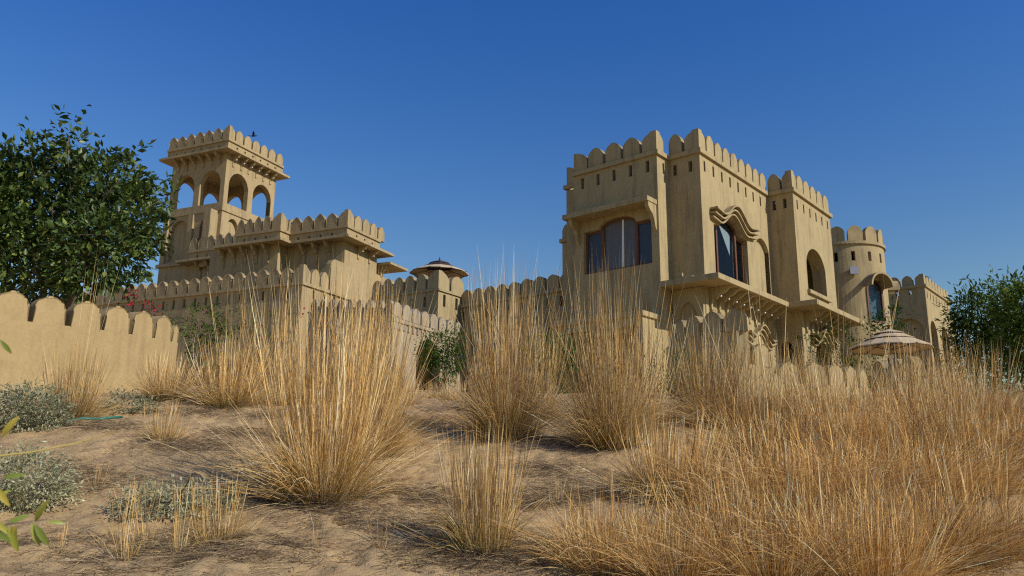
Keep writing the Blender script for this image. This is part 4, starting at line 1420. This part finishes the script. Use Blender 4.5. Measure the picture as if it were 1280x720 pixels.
GB = 'silvery bushes on the left sand'
gb = lambda r: [((0, 0, r * .45), (r, r, r * .7)), ((-r * .6, .1, r * .35), (r * .6, r * .6, r * .5)), ((r * .6, -.05, r * .3), (r * .6, r * .6, r * .45))]
shrub('silver_bush', 'round silvery bush at the foot of the garden wall', 28, 553, 12.2, gb(.55), .07, 16000, GREYG, seed=41, group=GB, wl=.35, spread=.06)
shrub('silver_bush', 'loose silvery bush behind the yellow green leaves at the left edge', 22, 648, 8.8, gb(.50), .06, 15000, GREYG, seed=42, group=GB, wl=.35, spread=.06)
shrub('silver_bush', 'low spreading silvery bush behind the bottom left tufts', 215, 655, 8.7, [((0, 0, .1), (.5, .4, .2)), ((.4, 0, .1), (.3, .3, .18)), ((-.35, 0, .08), (.3, .3, .14))], .065, 15000, GREYG, seed=43, group=GB, wl=.35, spread=.06)
shrub('silver_bush', 'tiny silvery bush between two straw clumps by the wall', 148, 527, 14.0, [((0, 0, .12), (.4, .3, .2)), ((.4, 0, .1), (.25, .2, .14))], .07, 14000, GREYG, seed=44, group=GB, wl=.35, spread=.06)
shrub('green_shrub', 'bright green shrub filling the dark arch', 549, 500, 27.6, [((-.1, 0, 1.55), (.6, .5, .55)), ((.38, 0, 1.8), (.42, .4, .42)), ((-.5, .1, 1.35), (.36, .36, .42)), ((.4, .1, 1.2), (.45, .4, .5)), ((.1, .2, .8), (.5, .45, .5))], .11, 3200, SHRUBG, seed=45)
shrub('green_shrub', 'bright green shrub at the foot of the shaded toothed wall', 690, 505, 25.5, [((0, 0, 1.3), (.7, .6, .7)), ((.5, 0, 1.5), (.45, .4, .45)), ((-.5, .2, 1.4), (.5, .5, .55)), ((.1, 0, .6), (.7, .6, .5))], .11, 2600, SHRUBG, seed=46)
shrub('green_shrub', 'small green shrub below the lit corner of the annex', 845, 510, 20.5, [((0, 0, .8), (.5, .4, .5)), ((-.4, 0, .6), (.4, .4, .4)), ((.5, 0, .7), (.4, .3, .4))], .09, 2400, SHRUBG, seed=47)
shrub('dark_shrub', 'dark leafy shrub right behind the garden wall end', 246, 505, 22.5, [((0, 0, 1.7), (.55, .5, .6)), ((.2, 0, 1.1), (.6, .5, .7)), ((-.2, .2, 2.1), (.35, .3, .3)), ((.6, 0, 1.9), (.4, .3, .4))], .12, 1100, DARKG, seed=48)
shrub('dark_hedge', 'dark hedge in the shade between house and right umbrella', 1055, 500, 33.0, [((-1.2, 0, 1.9), (.8, .6, .9)), ((0, 0, 2.1), (.9, .6, 1.0)), ((1.1, .3, 1.6), (.8, .6, 1.0)), ((.2, 0, .8), (1.4, .6, .9))], .16, 520, DARKG, seed=49)
BOUG = np.array([(.42, .02, .05), (.50, .035, .08), (.33, .015, .03)])
shrub('bougainvillea', 'red flowering climber hanging before the terrace teeth by the tree', 178, 470, 30.0, [((-.2, 0, 3.0), (.5, .3, .35)), ((.5, 0, 2.5), (.55, .3, .4)), ((1.2, 0, 2.3), (.5, .3, .35)), ((.2, 0, 1.8), (.9, .4, .5))], .11, 620, MIDG, seed=50, cat='flowering climber',
      flowers=([((-.5, -.1, 3.35), (.4, .25, .28)), ((-.1, -.1, 3.0), (.35, .25, .22)), ((.45, -.15, 2.7), (.3, .2, .2)), ((-.75, -.1, 3.55), (.2, .15, .12))], BOUG, .10, 420))
shrub('bougainvillea', 'leafy climber with few red flowers before the terraced house wall', 268, 480, 30.5, [((0, 0, 3.0), (.5, .3, .4)), ((.7, 0, 3.35), (.5, .25, .25)), ((1.5, 0, 2.75), (.7, .3, .2)), ((2.6, 0, 2.8), (.8, .3, .18)), ((-.2, 0, 2.1), (.7, .4, .6)), ((1.2, 0, 1.6), (1.2, .4, .7))], .12, 520, MIDG, seed=51, cat='flowering climber',
      flowers=([((-.2, -.2, 2.9), (.3, .2, .2)), ((1.9, -.2, 1.6), (.35, .2, .4)), ((3.0, -.2, 3.0), (.2, .2, .15))], BOUG, .10, 160))

# ------------------------------------------------------------------ ground litter
rs = np.random.RandomState(77)
N = 46000
yy = 5.6 + 13 * rs.uniform(0, 1, N) ** 1.4
xx = rs.uniform(-.72, .72, N) * yy + 0
keep = rs.uniform(size=N) < np.clip(.42 + .55 * np.sin(xx * 1.7 + 1.3 * np.sin(yy * .9)) * np.sin(yy * 1.3 + xx), .06, 1)
xx, yy = xx[keep], yy[keep]; N = len(xx)
base = np.stack([xx, yy, ground(xx, yy) + .012], 1)
az = rs.uniform(0, 6.28, N)
d = np.stack([np.cos(az), np.sin(az), rs.normal(.06, .1, N)], 1); d /= np.linalg.norm(d, axis=1, keepdims=True)
V = blades(rs, base, d, rs.gamma(2.0, .045, N) + .02, np.stack([-np.sin(az), np.cos(az), 0 * az], 1) * rs.normal(0, .25, N)[:, None], rs.uniform(0, .05, N), rs.uniform(.0025, .006, N), 4)
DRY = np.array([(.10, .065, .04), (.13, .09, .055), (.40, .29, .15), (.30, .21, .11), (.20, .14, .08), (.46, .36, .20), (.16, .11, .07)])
me = ribbons_to_mesh('straw_litter', V, np.repeat(pick(rs, DRY, N)[:, None], 4, 1), M['grass'])
tag(link(bpy.data.objects.new('straw_litter', me)), 'broken straw and twigs lying on the sand', kind='stuff')

patches = [(250, 592, 11.3, .5, 500), (300, 650, 9.2, .5, 500), (400, 655, 9.0, .6, 700), (520, 678, 8.2, .5, 450), (600, 705, 7.4, .5, 700), (640, 640, 9.3, .5, 500), (735, 632, 9.7, .5, 500), (200, 590, 11.3, .5, 500), (190, 705, 7.2, .7, 1100), (255, 700, 7.3, .5, 900), (90, 610, 10, .5, 350), (60, 690, 7.5, .5, 500), (540, 560, 13.6, .6, 400), (320, 530, 14.6, .8, 400), (700, 700, 7.4, .5, 700), (440, 600, 11.2, .6, 350), (150, 560, 12.4, .6, 300)]  # dead straw; some patches stand in for clump shadows on the sand
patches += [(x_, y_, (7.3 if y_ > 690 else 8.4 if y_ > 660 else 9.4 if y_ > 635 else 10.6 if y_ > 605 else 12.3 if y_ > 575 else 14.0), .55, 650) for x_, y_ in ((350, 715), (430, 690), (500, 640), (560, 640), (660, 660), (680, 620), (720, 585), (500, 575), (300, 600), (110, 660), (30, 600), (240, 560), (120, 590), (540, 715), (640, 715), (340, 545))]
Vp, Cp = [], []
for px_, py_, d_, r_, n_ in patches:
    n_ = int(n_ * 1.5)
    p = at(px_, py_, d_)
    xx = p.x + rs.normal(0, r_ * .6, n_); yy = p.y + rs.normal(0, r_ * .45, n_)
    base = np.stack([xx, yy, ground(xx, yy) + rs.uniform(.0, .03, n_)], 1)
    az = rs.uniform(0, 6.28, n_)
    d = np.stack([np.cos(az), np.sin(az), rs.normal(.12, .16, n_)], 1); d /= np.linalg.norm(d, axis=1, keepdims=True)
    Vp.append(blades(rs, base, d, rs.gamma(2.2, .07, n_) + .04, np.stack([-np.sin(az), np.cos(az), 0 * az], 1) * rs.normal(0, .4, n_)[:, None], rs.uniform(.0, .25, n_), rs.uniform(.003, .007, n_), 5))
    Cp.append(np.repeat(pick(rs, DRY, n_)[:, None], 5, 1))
me = ribbons_to_mesh('matted_straw_shade', np.concatenate(Vp), np.concatenate(Cp), M['grass'])
tag(link(bpy.data.objects.new('matted_straw_shade', me)), 'matted dead straw round the clumps, partly standing in for their shadows', kind='stuff')

# clods and crumbs of sand
N = 1500
yy = 5.6 + 9 * rs.uniform(0, 1, N) ** 1.3; xx = rs.uniform(-.7, .7, N) * yy
s_ = rs.gamma(1.3, .006, N) + .004
octa = np.array([(1, 0, 0), (0, 1, 0), (-1, 0, 0), (0, -1, 0), (0, 0, .8), (0, 0, -.6)])
V = np.stack([xx, yy, ground(xx, yy) + .004], 1)[:, None] + (octa[None] * (1 + rs.normal(0, .25, (N, 6, 1)))) * s_[:, None, None]
f8 = np.array([(0, 1, 4), (1, 2, 4), (2, 3, 4), (3, 0, 4), (1, 0, 5), (2, 1, 5), (3, 2, 5), (0, 3, 5)])
F = (np.arange(N)[:, None, None] * 6 + f8[None]).reshape(-1, 3)
me = fast_mesh('sand_clods', V.reshape(-1, 3), F, M['sand'])
tag(link(bpy.data.objects.new('sand_clods', me)), 'small clods scattered over the sand', kind='stuff')

# flat grey stone at the bottom centre
p = at(701, 693, 7.55)
bm = bmesh.new(); bmesh.ops.create_icosphere(bm, subdivisions=2, radius=.05)
for v_ in bm.verts:
    v_.co = Vector((v_.co.x * 1.1, v_.co.y * .7, v_.co.z * .35)) * (1 + .12 * math.sin(v_.co.x * 90 + v_.co.y * 60))
o = part('flat_stone', mesh_from('flat_stone', bm, M['pebble']), None, (p.x, p.y, gz(p.x, p.y) + .012), .4)
tag(o, 'flat grey stone lying on the sand at the bottom centre', 'stone', None, 'thing')
# stump at the foot of the compact clump
p = at(566, 690, 7.7)
bm = bmesh.new()
limb(bm, Vector((0, 0, -.05)), Vector((.0, .01, .16)), .075, .06, np.random.RandomState(4), 4, .1)
o = part('stump', mesh_from('stump', bm, M['dark_wood']), None, (p.x, p.y, gz(p.x, p.y)))
tag(o, 'dark woody stump at the left foot of the compact grass clump', 'stump', None, 'thing')
# rough steps on the path
for i, (px, py, d_, w_) in enumerate(((533, 514, 17.0, 1.0), (536, 528, 15.3, 1.15), (541, 545, 14.2, 1.1))):
    p = at(px, py, d_)
    rs2 = np.random.RandomState(60 + i)
    bm = bmesh.new(); n_ = 12; rings = []
    for k in range(n_ + 1):
        x = (k / n_ - .5) * w_
        j = rs2.normal(0, .02, 6)
        rings.append([bm.verts.new(c) for c in ((x, -.14 + j[0], -.25), (x, -.15 + j[1], .03 + j[2] * .6), (x, -.05 + j[3], .09 + j[4] * .4), (x, .28 + j[5], .08), (x, .3, -.25))])
    for a, b_ in zip(rings, rings[1:]):
        for k in range(5):
            bm.faces.new((a[k], a[(k + 1) % 5], b_[(k + 1) % 5], b_[k]))
    bm.faces.new(rings[0]); bm.faces.new(rings[-1][::-1])
    o = part('stone_step', mesh_from('stone_step', bm, M['stone'], True), None, (p.x, p.y, gz(p.x, p.y)), .05)
    tag(o, ('rough sandy step nearest the dark arch', 'middle one of three rough steps on the path', 'lowest rough step on the sandy path')[i], 'step', 'rough steps on the sandy path', 'thing')

# garden hose
bm = bmesh.new()
hp_ = [at(58, 553, 12.3), at(72, 551, 12.4), at(86, 547.5, 12.6), at(100, 545.5, 12.8), at(118, 544, 12.9), at(134, 543, 13.0), at(150, 541, 13.3)]
hp_ = [Vector((q_.x, q_.y, gz(q_.x, q_.y) + .03 + .02 * (k % 2))) for k, q_ in enumerate(hp_)]
tube(bm, hp_, [.02] * len(hp_), 8)
tag(part('garden_hose', mesh_from('garden_hose', bm, M['hose'], True), None), 'green garden hose lying on the sand below the straw clump', 'hose', None, 'thing')


# ------------------------------------------------------------------ near plant at the left edge
def leaf_obj(root, p, direction, L, W, col, k):
    """a lance shaped leaf with midrib fold and a curl, a mesh of its own"""
    n_ = 7
    d_ = Vector(direction).normalized()
    s_ = d_.cross(Vector((.2, -1, .3))).normalized(); u_ = s_.cross(d_)
    bm = bmesh.new(); rows = []
    for i in range(n_ + 1):
        t = i / n_
        w = W * .5 * math.sin(math.pi * min(1, t * .96 + .03)) ** .8
        c = d_ * (L * t) - u_ * (L * .22 * t * t)
        rows.append([bm.verts.new(c + s_ * w + u_ * w * .35), bm.verts.new(c), bm.verts.new(c - s_ * w + u_ * w * .35)])
    for a, b_ in zip(rows, rows[1:]):
        bm.faces.new((a[0], a[1], b_[1], b_[0])); bm.faces.new((a[1], a[2], b_[2], b_[1]))
    me = bpy.data.meshes.new('leaf'); bm.to_mesh(me); bm.free()
    a = me.attributes.new('tint', 'FLOAT_COLOR', 'POINT')
    a.data.foreach_set('color', np.tile(np.array((*col, 1), np.float32), (len(me.vertices), 1)).ravel())
    me.materials.append(M['leaf']); me.shade_smooth()
    part('leaf', me, root, p)


b = at(-60, 715, 2.3)
pl = thing('leafy_plant', 'near plant with pale yellow green leaves poking in at the left edge', 'plant', (b.x, b.y, gz(b.x, b.y)))
Pb = Vector((b.x, b.y, gz(b.x, b.y)))
twigs = [[(-60, 715), (-20, 668), (10, 655), (40, 652)], [(-60, 715), (-25, 610), (2, 598)], [(-60, 715), (-35, 560), (0, 545)]]
bm = bmesh.new()
first = at(-60, 715, 2.3) - Pb
limb(bm, Vector((0, 0, -.05)), first, .012, .008, np.random.RandomState(9), 6, .02)
for tw_ in twigs:
    pts = [at(x, y, 2.3) - Pb for x, y in tw_]
    tube(bm, pts, [.006, .004, .003, .002][:len(pts)], 6)
part('stem', mesh_from('stem', bm, M['trunk'], True), pl)
bm = bmesh.new()
pts = [at(x, y, 2.3 + .25 * k) - Pb for k, (x, y) in enumerate(((-60, 580), (-10, 571), (40, 565), (90, 555), (145, 540)))]
tube(bm, [first] + pts, [.006, .005, .004, .0035, .003, .0015], 6)
ym = plain("dry_yellow_stalk", (.42, .32, .09), .6)
part('stalk', mesh_from('stalk', bm, ym, True), pl)
YG = [(.36, .34, .05), (.30, .33, .05), (.20, .25, .04), (.42, .33, .05)]
lv = [(2, 547, 18, -26, .075, 3), (4, 597, 28, -6, .06, 2), (-6, 608, 18, 20, .07, 3), (44, 652, 18, -30, .075, 0), (40, 654, 10, 26, .07, 1), (12, 657, 10, 32, .08, 1), (8, 655, 22, -10, .06, 2), (-8, 662, 12, 4, .07, 2), (60, 652, 22, 4, .045, 1), (-6, 650, 16, 12, .06, 0), (44, 656, 14, 20, .07, 2), (-12, 630, 22, -20, .06, 1), (0, 425, 10, 16, .05, 2), (20, 656, -6, 30, .07, 3)]
for k, (x, y, dx, dy, L, ci) in enumerate(lv):
    d_ = RT * dx - UP * dy + _fw * random.uniform(-8, 8)
    leaf_obj(pl, at(x, y, 2.3) - Pb, d_, L, L * .27, YG[ci], k)

# ------------------------------------------------------------------ birds
def bird(label, p, rz, flying):
    root = thing('bird', label, 'bird', p, rz)
    bm = bmesh.new()
    pts = [Vector(q_) for q_ in ((-.16, 0, 0), (-.1, 0, .01), (0, 0, .03), (.09, 0, .05), (.14, 0, .075), (.18, 0, .075), (.22, 0, .07))]
    tube(bm, pts, [.012, .03, .055, .05, .035, .03, .004], 8)
    part('body', mesh_from('body', bm, M['bird'], True), root)
    for s_ in (-1, 1):
        bm = bmesh.new()
        prof = [(-.05, .0), (.07, .0), (.06, .2), (-.02, .38), (-.07, .2)]
        slab_poly(bm, prof, [], lambda a, z, dd: (a, s_ * (.03 + z * (1 if flying else .12)), .05 + (z * .35 if flying else -.05 - dd) + dd), .008)
        part('wing', mesh_from('wing', bm, M['bird']), root)
    bm = bmesh.new(); slab_poly(bm, [(-.3, -.04), (-.14, -.02), (-.14, .02), (-.3, .04)], [], lambda a, z, dd: (a, z, .0 + dd), .006)
    part('tail', mesh_from('tail', bm, M['bird']), root)


bird('small dark bird flying beside the lookout tower', at(316.5, 170.5, 47), R(20), True)
bq = D.root.matrix_basis @ Vector((1.32, .13, 13.52))
bird('small dark bird perched on the far house teeth', bq, R(150), False)
